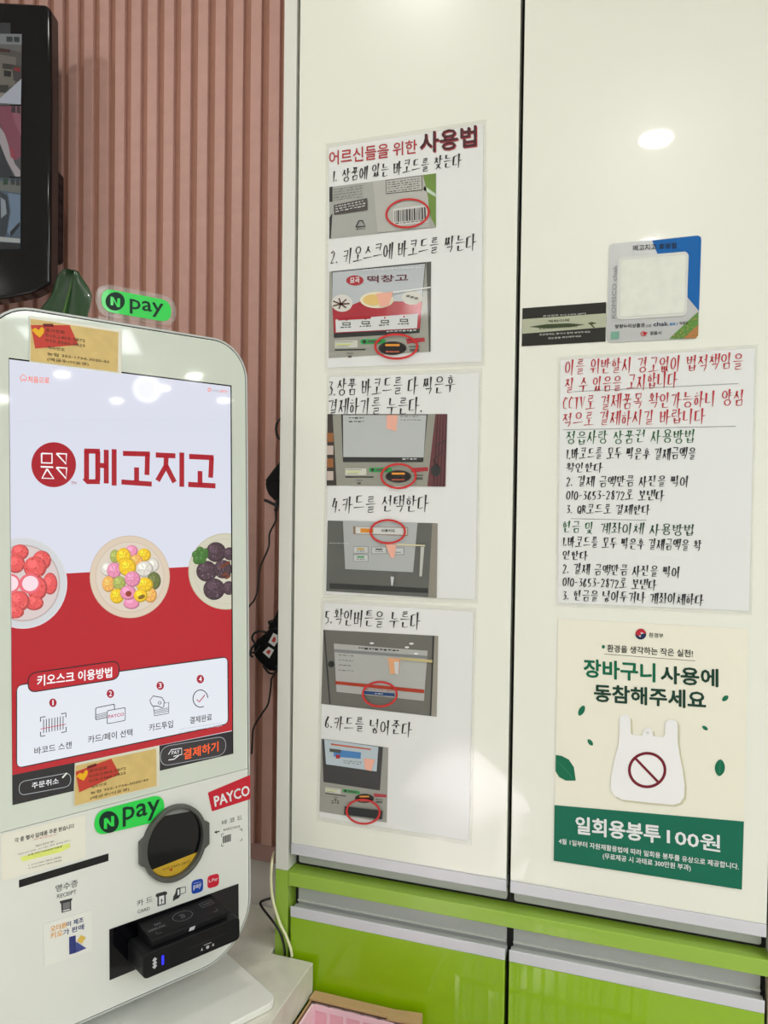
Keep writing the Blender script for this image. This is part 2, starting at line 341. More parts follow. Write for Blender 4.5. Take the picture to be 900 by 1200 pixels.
M_BLKM = mat('black_matte', (13, 14, 17), .5, noise=.08, scale=200, spec=.25)
M_KW = mat('kiosk_glass_white', (210, 218, 206), .05, coat=.3, noise=.006)
M_KL = mat('kiosk_lower_white', (222, 224, 218), .35, noise=.008)
M_KS = mat('kiosk_shell', (188, 192, 188), .3, noise=.01)
M_PAPER = mat('paper_white', (229, 231, 230), .5, coat=.25, noise=.006, scale=6)
M_FILM = film_mat()
M_RIM = mat('film_rim', (244, 245, 238), .3, alpha=.2, spec=.3, noise=.01)
M_ACR = mat('clear_acrylic', (225, 232, 230), .03, alpha=.14, coat=1, noise=.01)

M_FRM = mat('fitting_white', (226, 226, 222), .4, noise=.01)
# ------------------------------------------------------------------ the setting
def struct(name, mb, **k): return tag(mb.build(name, **k), kind='structure')
WY = 1.056
b = MB(); b.box(-2.0, 6.4, -3.1, WY+.1, -.05, 0, M_FLOOR); struct('floor', b)
b = MB(); b.box(-2.0, 6.4, -3.1, WY+.1, CEIL, CEIL+.05, M_CEIL); struct('ceiling', b)
b = MB(); b.box(-2.0, 6.4, WY, WY+.1, 0, CEIL, M_WALL); wall = struct('wall_back', b)
b = MB(); b.box(-2.1, -2.0, -3.1, WY+.1, 0, CEIL, M_ROOM); struct('wall_left', b)
b = MB(); b.box(-2.0, 6.4, -3.2, -3.1, 0, CEIL, M_ROOM); struct('wall_front', b)
b = MB(); b.box(6.4, 6.5, -3.1, WY+.1, 0, CEIL, M_ROOM); struct('wall_right', b)

DLAB = ['downlight mirrored as the upper bright oval on the right cabinet door', 'downlight mirrored at the top edge of the voucher sticker', 'downlight mirrored at the top left of the kiosk screen',
        'downlight mirrored on the glass right of the upper account card', 'downlight mirrored small at the centre top of the kiosk screen', 'downlight mirrored right of centre at the top of the kiosk screen',
        'downlight mirrored at the top right corner of the kiosk screen', 'downlight mirrored left of the kiosk screen', 'ceiling downlight close to the monitor', 'ceiling downlight far behind the viewer on the left', 'ceiling downlight right above the space between kiosk and cabinet']
# fluted cladding: every batten an object of its own, on a backing board
pitch = .03055; x0 = -.6745-.0100
F = Frame((0, WY-.006, 0), (1, 0, 0), (0, 0, 1))
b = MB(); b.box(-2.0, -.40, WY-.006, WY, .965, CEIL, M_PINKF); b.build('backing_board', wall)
n0 = MB(); hw = .0090; zb, zt = .9655, 2.58
n0.prism(Frame((0, 0, 0), (1, 0, 0), (0, 0, 1)), [(-hw, zb), (hw, zb), (hw, zt), (-hw, zt)], 0, .007, M_PINK)
first = n0.build('slat', wall, bevel=.0012); first.location = (0, 0, 0)
k = 0
for i in range(-44, 9):
    x = x0+i*pitch
    if x < -1.99 or x > -.46: continue
    o = first if k == 0 else first.copy()
    if k: COL.objects.link(o)
    o.parent = wall; o.location = (x, WY-.006, 0); k += 1
b = MB(); b.box(-2.0, -.476, WY-.012, WY, .9405, .9655, M_BAND); struct('trim_1', b, bevel=.001)

for x, y in FILL_PANELS:  # housings modelled around the added fill lights
    t = thing('fill_panel', (x, y, CEIL-.02), 'square ceiling light panel, %s from the cabinet wall, %s of its row' % ({.1: 'first row', -1.0: 'second row', -2.2: 'third row'}[y], {1.35: 'leftmost', 2.35: 'middle', 3.1: 'rightmost'}[x]), 'ceiling light', 'square ceiling light panels')
    b = MB(); b.box(x-.31, x+.31, y-.31, y+.31, CEIL-.020, CEIL-.001, M_FRM); b.build('housing', t)
for x, y in DOWN:
    t = thing('downlight', (x, y, CEIL-.01), DLAB[DOWN.index((x, y))], 'ceiling light', 'recessed downlights')
    b = MB(); Fd = Frame((x, y, CEIL-.001), (1, 0, 0), (0, -1, 0)); b.frame(Fd, circle(0, 0, .064), circle(0, 0, .049), 0, .006, M_FRM); b.build('trim_ring', t)
    b = MB(); b.poly(Fd, circle(0, 0, .049), mat('lamp_lens', (255, 246, 224), .3, emit=7), .003); b.build('lens', t)
t = thing('pendant_globe', (3.7, .39, 2.35), 'white globe pendant lamp hanging in the room, mirrored on the kiosk screen', 'pendant lamp')
b = MB(); b.tube([(3.7, .39, CEIL), (3.7, .39, 2.475)], .004, M_BLK); b.build('cord', t)
b = MB()
for i in range(9):
    pass
b.tube([(3.7, .39, 2.42+.06*math.cos(a)) for a in [math.pi*i/12 for i in range(13)]], [max(.002, .06*math.sin(math.pi*i/12)) for i in range(13)], mat('globe_glow', (255, 248, 232), .3, emit=6), 20)
b.build('globe', t, smooth=True)

# ------------------------------------------------------------------ cabinet
YF = .9575
cab = thing('storage_cabinet', (-.15, 1.0, 0), 'tall built-in cabinet with glossy cream upper doors and lime green lower doors', 'cabinet')
b = MB(); b.box(-.4735, -.4545, YF, WY-.004, .9800, 2.45, M_CARC); b.build('side_panel', cab, bevel=.0006)
b = MB(); b.box(-.4735, -.4545, YF, WY-.004, 0.02, .9795, M_GREENC); tag(b.build('side_panel', cab, bevel=.0006), 'lime green side panel')
b = MB(); b.box(.1472, .166, YF, WY-.004, .98, 2.45, M_CARC); b.build('side_panel', cab, bevel=.0006)
b = MB(); b.box(.1472, .36, YF+.004, WY-.004, .02, .9595, M_BEIGE); tag(b.build('side_panel', cab), 'beige lower side panel')
b = MB(); b.box(-.4545, .1472, .985, WY-.006, .02, 2.45, M_DARK); b.build('inner_board', cab)
b = MB(); b.box(-.4540, .36, YF, .9845, .9595, .9785, M_GREENC); b.build('rail', cab, bevel=.0008)
for i, (xa, xb) in enumerate(((-.4500, -.1525), (-.1475, .1435))):
    b = MB(); b.box(xa, xb, YF, YF+.019, 1.0195, 2.45, M_DOOR); d = b.build('door', cab, bevel=.0009)
    b = MB(); b.box(xa, xb, YF-.0006, YF+.019, 1.0045, 1.0193, M_ALU); tag(b.build('handle', d, bevel=.0008), 'aluminium handle strip along the bottom edge of the cream door')
    b = MB(); b.prism(Frame((0, .9845, 0), (1, 0, 0), (0, 0, 1)), rrect(xa+.002, .9835, xb-.002, 1.03, .003), 0, .005, M_ALUD); b.build('finger_channel', cab)
    b = MB(); b.box(xa, xb, YF, YF+.019, .26, .9168, M_GREEN); d = b.build('door', cab, bevel=.0009); tag(d, 'lime green glossy lower door')
    b = MB(); b.box(xa, xb, YF-.0006, YF+.0012, .917, .9318, M_ALU); b.box(xa, xb, YF+.0012, YF+.019, .917, .9265, M_ALUD); tag(b.build('handle', d, bevel=.0008), 'aluminium handle strip along the top edge of the green door')
    b = MB(); b.prism(Frame((0, .9845, 0), (1, 0, 0), (0, 0, 1)), rrect(xa+.002, .90, xb-.002, .958, .003), 0, .005, M_ALUD)
    b.box(xa+.002, xb-.002, .9765, .9845, .9300, .9318, M_FRM); b.build('finger_channel', cab)

# ------------------------------------------------------------------ counter
CZ = 1.5-.634
M = MB(); Fz = Frame((0, 0, 0), (1, 0, 0), (0, 1, 0))
M.prism(Fz, [(-1.99, .38), (-.411, .38), (-.411, YF-.009), (-.4755, YF-.009), (-.4755, WY-.001), (-1.99, WY-.001)], CZ-.042, CZ, M_STONE)
ct = thing('counter', (-1.2, .7, 0), 'pale speckled stone counter that the kiosk stands on', 'counter')
M.build('worktop', ct, bevel=.0012)
b = MB(); b.box(-1.98, -.43, .42, .94, .0, CZ-.042, M_CARC); b.build('counter_body', ct)
# ------------------------------------------------------------------ papers on the cabinet doors
BLK = ink(28, 28, 30); RED = ink(176, 34, 44); DRED = ink(70, 16, 30); GRN = ink(24, 92, 50); DGRN = ink(18, 60, 46)
DOORF = CF.of(.0004)
def sheet_thing(name, label, cat, film_px, inset, group=None, thick=.0004, film=True, paper=None):
    """a laminated sheet: paper, clear film and its rim; film_px = tl, tr, br, bl"""
    c = [V(p) for p in film_px]; ctr = sum(c, V((0, 0)))/4
    q = [DOORF.px(*p) for p in film_px]; P = [lerp(a, (sum(x[0] for x in q)/4, sum(x[1] for x in q)/4), inset) for a in q]
    base = DOORF.P((q[2][0]+q[3][0])/2, min(q[2][1], q[3][1]))
    t = thing(name, base, label, cat, group)
    m = MB(); m.prism(DOORF, P, 0, thick, paper or M_PAPER); m.build('sheet', t)
    if film:
        m = MB(); m.poly(DOORF, q, M_FILM, thick+.0016); m.build('film', t)
        m = MB(); m.frame(DOORF, q, P, thick*.2, thick+.0003, M_RIM); m.build('film_rim', t)
    return t, DOORF.of(thick+.0002)
def hw(m, F, z, s, bl, br, tl, col, wd=.0017): hand(m, F, s, z(*bl), z(*br), z(*tl), col, wd)
def tx(m, F, z, s, bl, br, tl, col, bold=0, w=.0003): text(m, F, s, z(*bl), z(*br), z(*tl), col, bold, w)
def zp(z, pts): return [z(*p) for p in pts]
def zq(m, F, z, pts, col, w=.0003): m.pp(F, zp(z, pts), col, w)
def zr(m, F, z, x0, y0, x1, y1, col, w=.0003, sk=0): zq(m, F, z, [(x0, y0), (x1, y0+sk*(x1-x0)), (x1, y1+sk*(x1-x0)), (x0, y1)], col, w)
def ring_(m, F, z, cx, cy, rx, ry, t, s, w=.0016, rot=0):
    x, y = z(cx, cy); m.pring(F, x, y, rx/s, ry/s, t/s, ink(200, 52, 52), w, rot)
def qr_bars(m, F, c, col, n=22, w=.0006, seed=1):
    rnd = random.Random(seed); x = 0
    while x < 1:
        a = rnd.choice((.018, .018, .03, .045)); 
        if x+a > 1: break
        m.pp(F, [quad(c, x, 0), quad(c, x+a, 0), quad(c, x+a, 1), quad(c, x, 1)], col, w); x += a+rnd.choice((.018, .025, .035))
def greek(m, F, z, x0, y0, x1, n, dy, sk, col, seed=1, h=4, w=.0006):          # rows of print too small to read: broken little strokes
    rnd = random.Random(seed)
    for r in range(n):
        x = x0
        while x < x1-6:
            l = rnd.uniform(6, 16); y = y0+r*dy+sk*(x-x0)
            zr(m, F, z, x, y, min(x+l, x1), y+h*rnd.uniform(.5, 1), col, w, sk); x += l+rnd.uniform(3, 7)
P_GREY = ink(120, 122, 116); P_MID = ink(168, 170, 164); P_LT = ink(204, 208, 208); P_DK = ink(44, 46, 46); P_DK2 = ink(84, 86, 80)
P_RED = ink(172, 44, 56); P_WINE = ink(98, 40, 52); P_WHITE = ink(228, 230, 230); P_GRN = ink(44, 160, 80); P_BRN = ink(150, 96, 52); P_ORG = ink(226, 150, 60); P_PINK = ink(236, 176, 156)
def mini_kiosk_low(m, F, z, x, y, k, sk=0):
    """the kiosk's lower front as it shows in the printed photographs: notice, slot, green sign, scanner, red sign"""
    def r(a, b, c, d, col, w=.0006): zr(m, F, z, x+a*k, y+b*k+sk*a*k, x+c*k, y+d*k+sk*a*k, col, w, sk)
    r(0, 0, 100, 32, ink(206, 208, 196)); r(8, 15, 70, 19, ink(214, 222, 90), .0009); r(2, 5, 80, 7, P_GREY, .0009); r(8, 24, 60, 26, P_GREY, .0009)
    r(0, 38, 135, 44, P_DK); r(52, 54, 82, 60, P_GREY); r(58, 66, 74, 76, P_DK2)
    m.pp(F, [z(x+p*k, y+q*k+sk*p*k) for p, q in rrect(112, -4, 224, 18, 11)], P_GRN, .0006)
    m.pp(F, [z(x+p*k, y+q*k+sk*p*k) for p, q in circle(130, 7, 8)], P_DK, .0009)
    r(146, 2, 204, 11, P_DK2, .0009)
    m.pp(F, [z(x+p*k, y+q*k+sk*p*k) for p, q in [(312, -2), (394, -6), (396, 12), (318, 20)]], P_RED, .0006)
    r(326, 30, 372, 36, P_DK2); r(330, 42, 370, 54, P_DK2)
    cx, cy = x+254*k, y+38*k+sk*254*k
    m.pp(F, [z(*p) for p in circle(cx, cy, 62*k, 30*k)], ink(60, 48, 46), .0009); m.pp(F, [z(*p) for p in circle(cx, cy, 56*k, 25*k)], ink(24, 20, 22), .0012)
    m.pp(F, [z(*p) for p in rrect(cx-32*k, cy-18*k, cx+32*k, cy-8*k, 4*k)], P_ORG, .0015); m.pp(F, [z(*p) for p in rrect(cx-30*k, cy+13*k, cx+30*k, cy+19*k, 2*k)], ink(180, 90, 70), .0015)

G1 = Z(360, 130, 3.75); G2 = Z(360, 430, 3.75); G3 = Z(360, 690, 3.75)
# page 1
t, F = sheet_thing('instruction_sheet', 'top laminated instruction sheet with red heading and a barcode photo on left door', 'notice',
                   zp(G1, [(84, 146), (787, 38), (780, 1120), (78, 1147)]), .035, 'kiosk instruction sheets on the left door')
m = MB()
for s_, bl, br, tl, c_ in (('어르신들을', (97, 240), (358, 205), (97, 178), RED), ('위한', (377, 200), (482, 186), (377, 140), RED)):
    tx(m, F, G1, s_, bl, br, tl, c_, .012)
tx(m, F, G1, '사용법', (500, 190), (746, 158), (500, 103), ink(176, 50, 60), .020, .0003); tx(m, F, G1, '사용법', (497, 186), (742, 154), (497, 99), DRED, .020, .0006)
tag(m.build('heading', t), 'printed red and dark heading')
m = MB(); m = MB(); hw(m, F, G1, '1. 상품에 있는 바코드를 찾는다', (112, 315), (682, 243), (112, 262), BLK, .0022); m.build('handwritten_line', t); m = MB(); hw(m, F, G1, '2. 키오스크에 바코드를 찍는다', (103, 675), (747, 606), (103, 612), BLK, .0022); m.build('handwritten_line', t)
m = MB(); z = G1
zq(m, F, z, [(98, 335), (566, 275), (566, 512), (98, 562)], P_MID)
zq(m, F, z, [(500, 284), (566, 275), (566, 512), (545, 470)], ink(110, 140, 60), .0006); zq(m, F, z, [(515, 330), (566, 365), (566, 380), (512, 348)], ink(190, 210, 190), .0009)
zq(m, F, z, [(290, 312), (510, 284), (532, 380), (540, 512), (310, 536)], ink(182, 182, 176), .0009)
zq(m, F, z, [(98, 335), (112, 333), (112, 400), (98, 400)], P_DK, .0006); zq(m, F, z, [(98, 470), (112, 450), (104, 562), (98, 562)], P_DK, .0006)
zq(m, F, z, [(118, 415), (265, 384), (267, 436), (120, 458)], ink(78, 72, 70), .0012); greek(m, F, z, 126, 420, 258, 3, 11, -.2, P_LT, 3, 5, .0015)
greek(m, F, z, 118, 345, 250, 5, 12, -.14, P_GREY, 4, 4, .0012)
zq(m, F, z, [(346, 306), (506, 284), (508, 350), (348, 367)], P_DK2, .0012); zq(m, F, z, [(349, 309), (503, 288), (505, 347), (351, 364)], ink(188, 188, 182), .0015); greek(m, F, z, 356, 316, 500, 5, 10, -.13, P_DK2, 5, 4, .0018)
zq(m, F, z, [(378, 432), (528, 412), (530, 492), (380, 506)], ink(206, 206, 202), .0012)
qr_bars(m, F, zp(z, [(386, 440), (522, 424), (524, 478), (386, 490)]), P_DK, w=.0015, seed=3); greek(m, F, z, 390, 494, 520, 1, 9, -.1, P_DK2, 6, 5, .0015)
m.pl(F, zp(z, [(216, 510), (230, 484), (244, 484), (256, 508), (216, 512)]), 1.4, P_DK, .0015); greek(m, F, z, 218, 520, 256, 1, 9, 0, P_DK2, 8, 4, .0015)
ring_(m, F, z, 443, 452, 98, 66, 9, 3.75, .0021, -.1); m.build('printed_photo', t)
m = MB()
zq(m, F, z, [(97, 707), (545, 662), (542, 1058), (95, 1086)], ink(158, 158, 148))
zq(m, F, z, [(108, 706), (522, 665), (494, 976), (118, 998)], P_DK, .0006)
zq(m, F, z, [(112, 710), (519, 672), (503, 850), (112, 880)], ink(186, 192, 196), .0009)
zq(m, F, z, [(112, 866), (202, 852), (240, 836), (505, 840), (497, 958), (120, 978)], P_RED, .0012)
for cx, cy, rx, ry, c_ in ((155, 846, 46, 38, ink(216, 214, 206)), (308, 832, 74, 36, ink(230, 222, 196)), (462, 822, 46, 30, ink(216, 214, 206))):
    m.pp(F, zp(z, circle(cx, cy, rx, ry)), c_, .0015)
m.pp(F, zp(z, circle(292, 832, 45, 24)), ink(224, 192, 120), .0018); zq(m, F, z, [(306, 804), (380, 797), (360, 856), (322, 862)], P_PINK, .0021)
for i in range(7): m.pl(F, zp(z, [(150, 850), (150+38*math.cos(i*.9), 848+24*math.sin(i*.9))]), 1.6, ink(90, 60, 50), .0018)
for i in range(3): m.pp(F, zp(z, circle(445+i*18, 815+5*i, 9, 5)), ink(120, 120, 112), .0018)
m.pp(F, zp(z, circle(211, 746, 38, 22)), P_RED, .0012); tx(m, F, z, '묘곡', (190, 760), (232, 756), (190, 735), P_WHITE, .02, .0015)
tx(m, F, z, '떡창고', (266, 757), (444, 748), (266, 727), P_WINE, .025, .0012)
zq(m, F, z, [(126, 918), (488, 892), (484, 956), (128, 974)], ink(214, 216, 216), .0015)
zq(m, F, z, [(138, 910), (282, 902), (282, 914), (138, 922)], P_RED, .0018)
for i in range(4):
    x_ = 175+i*84; y_ = 934-i*5
    m.pp(F, zp(z, circle(x_, y_-14, 4)), P_RED, .0018); zr(m, F, z, x_-18, y_-4, x_+18, y_+10, P_DK2, .0018); zr(m, F, z, x_-13, y_, x_+13, y_+6, P_LT, .0021); greek(m, F, z, x_-26, y_+17, x_+28, 1, 1, -.05, P_DK, i, 5, .0018)
greek(m, F, z, 350, 968, 480, 1, 1, -.05, P_LT, 9, 7, .0012)
zq(m, F, z, [(524, 666), (545, 662), (542, 1058), (536, 1058)], P_DK2, .0006)
mini_kiosk_low(m, F, z, 122, 1010, 1.0, -.02); greek(m, F, z, 245, 700, 500, 1, 1, -.05, P_WHITE, 2, 3, .0024); zq(m, F, z, [(380, 796), (545, 774), (545, 780), (380, 803)], P_WHITE, .0024)
ring_(m, F, z, 394, 1037, 97, 58, 10, 3.75, .0030, 0); m.build('printed_photo', t)
# page 2
t, F = sheet_thing('instruction_sheet', 'middle laminated instruction sheet, the one about pressing pay and choosing a card', 'notice',
                   zp(G2, [(88, 27), (770, 6), (752, 1040), (68, 1014)]), .035, 'kiosk instruction sheets on the left door')
z = G2; m = MB(); m = MB(); hw(m, F, z, '3.상품 바코드를 다 찍은후', (93, 128), (655, 112), (93, 60), BLK, .0022); m.build('handwritten_line', t); m = MB(); hw(m, F, z, '결제하기를 누른다.', (93, 210), (515, 205), (93, 142), BLK, .0022); m.build('handwritten_line', t); m = MB(); hw(m, F, z, '4.카드를 선택한다', (110, 638), (540, 635), (110, 572), BLK, .0022); m.build('handwritten_line', t)
m = MB()
zq(m, F, z, [(90, 207), (616, 207), (608, 526), (86, 521)], ink(150, 150, 138)); zq(m, F, z, [(90, 207), (112, 207), (130, 521), (86, 521)], ink(60, 52, 48), .0006)
for i in range(4): zr(m, F, z, 88, 290+i*56, 116, 330+i*56, ink(196, 180, 170) if i % 2 else P_BRN, .0009)
zq(m, F, z, [(564, 207), (616, 207), (608, 526), (528, 525)], ink(104, 56, 60), .0006)
for i in range(4): zq(m, F, z, [(572+i*13, 207), (576+i*13, 207), (560+i*14, 526), (554+i*14, 526)], ink(70, 36, 40), .0009)
m.pl(F, zp(z, [(612, 320), (565, 350), (600, 366), (556, 410), (580, 440)]), 1.2, P_DK, .0012); m.pp(F, zp(z, circle(566, 455, 22, 26)), P_DK, .0012)
zq(m, F, z, [(150, 209), (530, 209), (510, 418), (158, 418)], P_DK, .0006); zq(m, F, z, [(158, 212), (525, 212), (512, 398), (160, 396)], ink(184, 188, 188), .0009)
greek(m, F, z, 185, 222, 250, 2, 16, 0, P_DK2, 4, 6, .0012); greek(m, F, z, 410, 216, 500, 2, 16, 0, P_GREY, 5, 4, .0012); greek(m, F, z, 420, 402, 490, 1, 16, 0, P_LT, 6, 7, .0012)
zq(m, F, z, [(350, 212), (400, 212), (392, 284), (350, 270)], P_PINK, .0012)
mini_kiosk_low(m, F, z, 168, 446, .92, 0)
ring_(m, F, z, 404, 480, 80, 57, 9, 3.75, .0030); m.build('printed_photo', t)
m = MB()
zq(m, F, z, [(90, 675), (573, 687), (569, 1015), (84, 985)], ink(96, 98, 94)); zq(m, F, z, [(98, 950), (532, 972), (532, 994), (100, 974)], P_DK, .0006); zq(m, F, z, [(550, 687), (573, 687), (569, 1015), (532, 1012)], ink(140, 136, 124), .0006)
zq(m, F, z, [(158, 677), (486, 685), (466, 902), (168, 888)], ink(176, 180, 180), .0009)
zq(m, F, z, [(204, 700), (444, 706), (444, 742), (204, 734)], ink(150, 120, 90), .0012); zq(m, F, z, [(214, 702), (441, 708), (441, 738), (214, 732)], ink(206, 208, 204), .0015); zq(m, F, z, [(236, 709), (292, 711), (292, 728), (236, 727)], ink(216, 140, 50), .0018)
tx(m, F, z, '신용카드', (328, 724), (388, 726), (328, 712), P_DK, .02, .0018)
for x_, y_, c_ in ((204, 788, ink(200, 160, 40)), (204, 824, P_GRN), (284, 790, P_DK2), (362, 794, P_LT)):
    zr(m, F, z, x_, y_, x_+66, y_+31, P_GREY, .0012); zr(m, F, z, x_+2, y_+2, x_+64, y_+29, ink(196, 200, 198), .0015); zr(m, F, z, x_+18, y_+8, x_+48, y_+14, c_, .0018); greek(m, F, z, x_+16, y_+19, x_+52, 1, 1, 0, P_GREY, 3, 4, .0018)
zq(m, F, z, [(345, 778), (395, 780), (384, 840), (370, 838)], P_PINK, .0021); zq(m, F, z, [(395, 776), (520, 782), (520, 788), (395, 783)], ink(214, 206, 170), .0021); zq(m, F, z, [(500, 790), (516, 790), (505, 920), (494, 920)], ink(190, 192, 184), .0012); zq(m, F, z, [(368, 920), (384, 922), (378, 960), (372, 960)], P_LT, .0021)
greek(m, F, z, 100, 772, 190, 1, 1, .03, P_LT, 9, 4, .0021)
ring_(m, F, z, 357, 723, 80, 55, 9, 3.75, .0030); m.build('printed_photo', t)
# page 3
t, F = sheet_thing('instruction_sheet', 'bottom laminated instruction sheet, the one about the confirm button and inserting the card', 'notice',
                   zp(G3, [(62, 42), (744, 83), (723, 1127), (42, 1018)]), .035, 'kiosk instruction sheets on the left door')
z = G3; m = MB(); m = MB(); hw(m, F, z, '5.확인버튼을 누른다', (78, 156), (502, 176), (78, 90), BLK, .0022); m.build('handwritten_line', t); m = MB(); hw(m, F, z, '6.카드를 넣어준다', (78, 614), (465, 648), (78, 556), BLK, .0022); m.build('handwritten_line', t)
m = MB()
zq(m, F, z, [(72, 180), (576, 207), (569, 562), (62, 505)], ink(108, 108, 100)); zq(m, F, z, [(72, 180), (78, 180), (104, 508), (98, 508)], P_DK, .0006); zq(m, F, z, [(556, 206), (576, 207), (569, 562), (542, 558)], ink(150, 146, 134), .0006); zq(m, F, z, [(552, 206), (560, 206), (546, 558), (540, 558)], P_DK, .0009)
zq(m, F, z, [(118, 240), (530, 272), (514, 492), (130, 452)], ink(176, 178, 174), .0009); zq(m, F, z, [(120, 264), (528, 294), (527, 306), (121, 278)], ink(130, 134, 134), .0012)
greek(m, F, z, 228, 256, 410, 1, 1, .07, P_DK, 4, 8, .0015); greek(m, F, z, 140, 288, 205, 4, 22, .07, P_GREY, 5, 4, .0015)
zq(m, F, z, [(125, 404), (516, 442), (515, 458), (126, 418)], ink(170, 60, 40), .0015); zq(m, F, z, [(252, 447), (386, 458), (386, 472), (252, 461)], ink(40, 70, 120), .0018); greek(m, F, z, 300, 456, 340, 1, 1, .07, P_LT, 3, 5, .0021); greek(m, F, z, 262, 438, 380, 1, 1, .08, P_RED, 8, 3, .0021)
zq(m, F, z, [(356, 302), (410, 306), (404, 374), (366, 372)], ink(226, 168, 124), .0018); zq(m, F, z, [(384, 318), (406, 320), (402, 376), (388, 370)], P_LT, .0021); zq(m, F, z, [(410, 300), (552, 312), (550, 324), (410, 310)], ink(196, 182, 130), .0018)
for x_, y_ in ((286, 238), (460, 240), (480, 284), (440, 256)): m.pp(F, zp(z, circle(x_, y_, 10, 4)), P_WHITE, .0018)
m.pp(F, zp(z, circle(108, 330, 14, 14)), P_DK, .0018)
ring_(m, F, z, 322, 461, 79, 58, 9, 3.75, .0030); m.build('printed_photo', t)
m = MB()
zq(m, F, z, [(62, 658), (357, 698), (350, 1027), (54, 978)], ink(156, 156, 148)); zq(m, F, z, [(66, 660), (334, 695), (320, 886), (72, 848)], ink(58, 58, 60), .0006)
zq(m, F, z, [(76, 661), (314, 694), (306, 802), (84, 770)], ink(186, 200, 208), .0009); zq(m, F, z, [(106, 678), (282, 702), (281, 708), (106, 685)], ink(200, 96, 70), .0012)
zq(m, F, z, [(118, 704), (238, 718), (236, 746), (118, 736)], ink(70, 130, 190), .0012); zq(m, F, z, [(100, 700), (150, 706), (150, 720), (100, 714)], P_DK2, .0015); zr(m, F, z, 128, 728, 146, 744, P_RED, .0015)
zq(m, F, z, [(250, 744), (300, 748), (282, 800), (256, 792)], P_PINK, .0015); greek(m, F, z, 160, 752, 240, 2, 9, .1, P_GREY, 4, 4, .0012)
mini_kiosk_low(m, F, z, 80, 870, .68, .14); zq(m, F, z, [(168, 952), (334, 972), (332, 1010), (166, 988)], P_DK, .0030); greek(m, F, z, 108, 930, 140, 2, 8, 0, P_DK, 4, 6, .0006)
ring_(m, F, z, 250, 975, 77, 57, 9, 3.75, .0036, .1); m.build('printed_photo', t)

# right door: handwritten rules
RZ = Z(630, 390, 3.3333)
t, F = sheet_thing('handwritten_notice', 'large laminated notice on the right door, handwritten in red, green and black', 'notice', zp(RZ, [(80, 94), (860, 46), (836, 1100), (70, 1066)]), .025)
m = MB()
hr, hg, hb = ink(186, 34, 50), ink(28, 96, 50), ink(26, 28, 38)
for s_, bl, br, tl, c_ in (('이를 위반할시 경고없이 법적책임을', (108, 163), (808, 140), (108, 108), hr), ('질 수 있음을 고지합니다', (108, 234), (550, 212), (108, 180), hr),
    ('CCTV로 결제품목 확인가능하니 양심', (98, 302), (812, 282), (98, 248), hr), ('적으로 결제하시길 바랍니다', (98, 365), (660, 350), (98, 314), hr),
    ('정읍사랑 상품권 사용방법', (112, 433), (620, 428), (112, 386), hg), ('1.바코드를 모두 찍은후 결제금액을', (112, 494), (622, 494), (112, 452), hb), ('확인한다', (112, 543), (258, 543), (112, 508), hb),
    ('2. 결제 금액만큼 사진을 찍어', (112, 601), (594, 600), (112, 562), hb), ('010-3653-2872로 보낸다', (112, 653), (498, 655), (112, 615), hb), ('3. QR코드로 결제한다', (112, 707), (443, 710), (112, 672), hb),
    ('현금 및', (98, 780), (222, 783), (98, 738), hg), ('계좌이체 사용방법', (246, 783), (618, 793), (246, 742), ink(24, 66, 40)), ('1.바코드를 모두 찍은후 결제금액을 확', (98, 835), (642, 852), (98, 796), hb), ('인한다', (98, 885), (200, 888), (98, 852), hb),
    ('2. 결제 금액만큼 사진을 찍어', (98, 941), (560, 955), (98, 902), hb), ('010-3653-2872로 보낸다', (98, 990), (468, 1004), (98, 953), hb), ('3. 현금을 넣어두거나 계좌이체하다', (98, 1043), (652, 1064), (98, 1004), hb)):
    m = MB(); hw(m, F, RZ, s_, bl, br, tl, c_, .0019); m.build('handwritten_line', t)
m = MB()
for a_, b_ in (((140, 230), (785, 198)), ((98, 379), (775, 365)), ((130, 726), (425, 732))): m.pl(F, zp(RZ, [a_, b_]), .45, ink(96, 98, 104), .0003)
m.build('ruled_line', t)

# right door: shopping bag poster
PZ = Z(630, 710, 3.3333); z = PZ
t, F = sheet_thing('shopping_bag_poster', 'cream and green poster with a white carrier bag and a crossed-out ring', 'poster', zp(PZ, [(80, 50), (825, 90), (798, 1108), (63, 995)]), 0, None, .0005, False, mat('poster_cream', (238, 235, 218), .4, coat=.3, noise=.01, scale=3))
m = MB(); zq(m, F, z, [(66, 778), (806, 842), (798, 1108), (63, 995)], ink(8, 106, 82)); tag(m.build('green_band', t), 'green printed band along the bottom')
m = MB()
cx, cy = z(403, 110)
m.pp(F, circle(cx, cy, 6.4, 6.4, 30), ink(24, 44, 84), .0003); m.pp(F, circle(cx, cy, 6.2, 6.2, 20, math.pi*1.0, math.pi*1.95), ink(196, 44, 60), .0006); m.pp(F, circle(cx+.4, cy+.6, 3.6, 2.6), P_WHITE, .0009); m.pp(F, circle(cx-2.4, cy-.4, 2.8, 2.2), ink(196, 44, 60), .0012); m.pp(F, circle(cx+2.6, cy+1.6, 2.8, 2.3), ink(24, 44, 84), .0012)
tx(m, F, z, '환경부', (435, 122), (491, 126), (435, 104), ink(70, 70, 70), .01)
m.pp(F, zp(z, circle(257, 160, 6, 7)), ink(12, 110, 80), .0003)
tx(m, F, z, '환경을 생각하는 작은 실천!', (272, 179), (606, 201), (272, 151), ink(40, 44, 42), .012)
m.pl(F, zp(z, [(260, 188), (616, 215)]), .5, ink(60, 66, 62))
tx(m, F, z, '장바구니', (182, 277), (458, 297), (182, 208), ink(0, 104, 72), .028); tx(m, F, z, '사용에', (483, 300), (704, 316), (483, 234), DGRN, .028); tx(m, F, z, '동참해주세요', (222, 372), (656, 403), (222, 306), DGRN, .028)
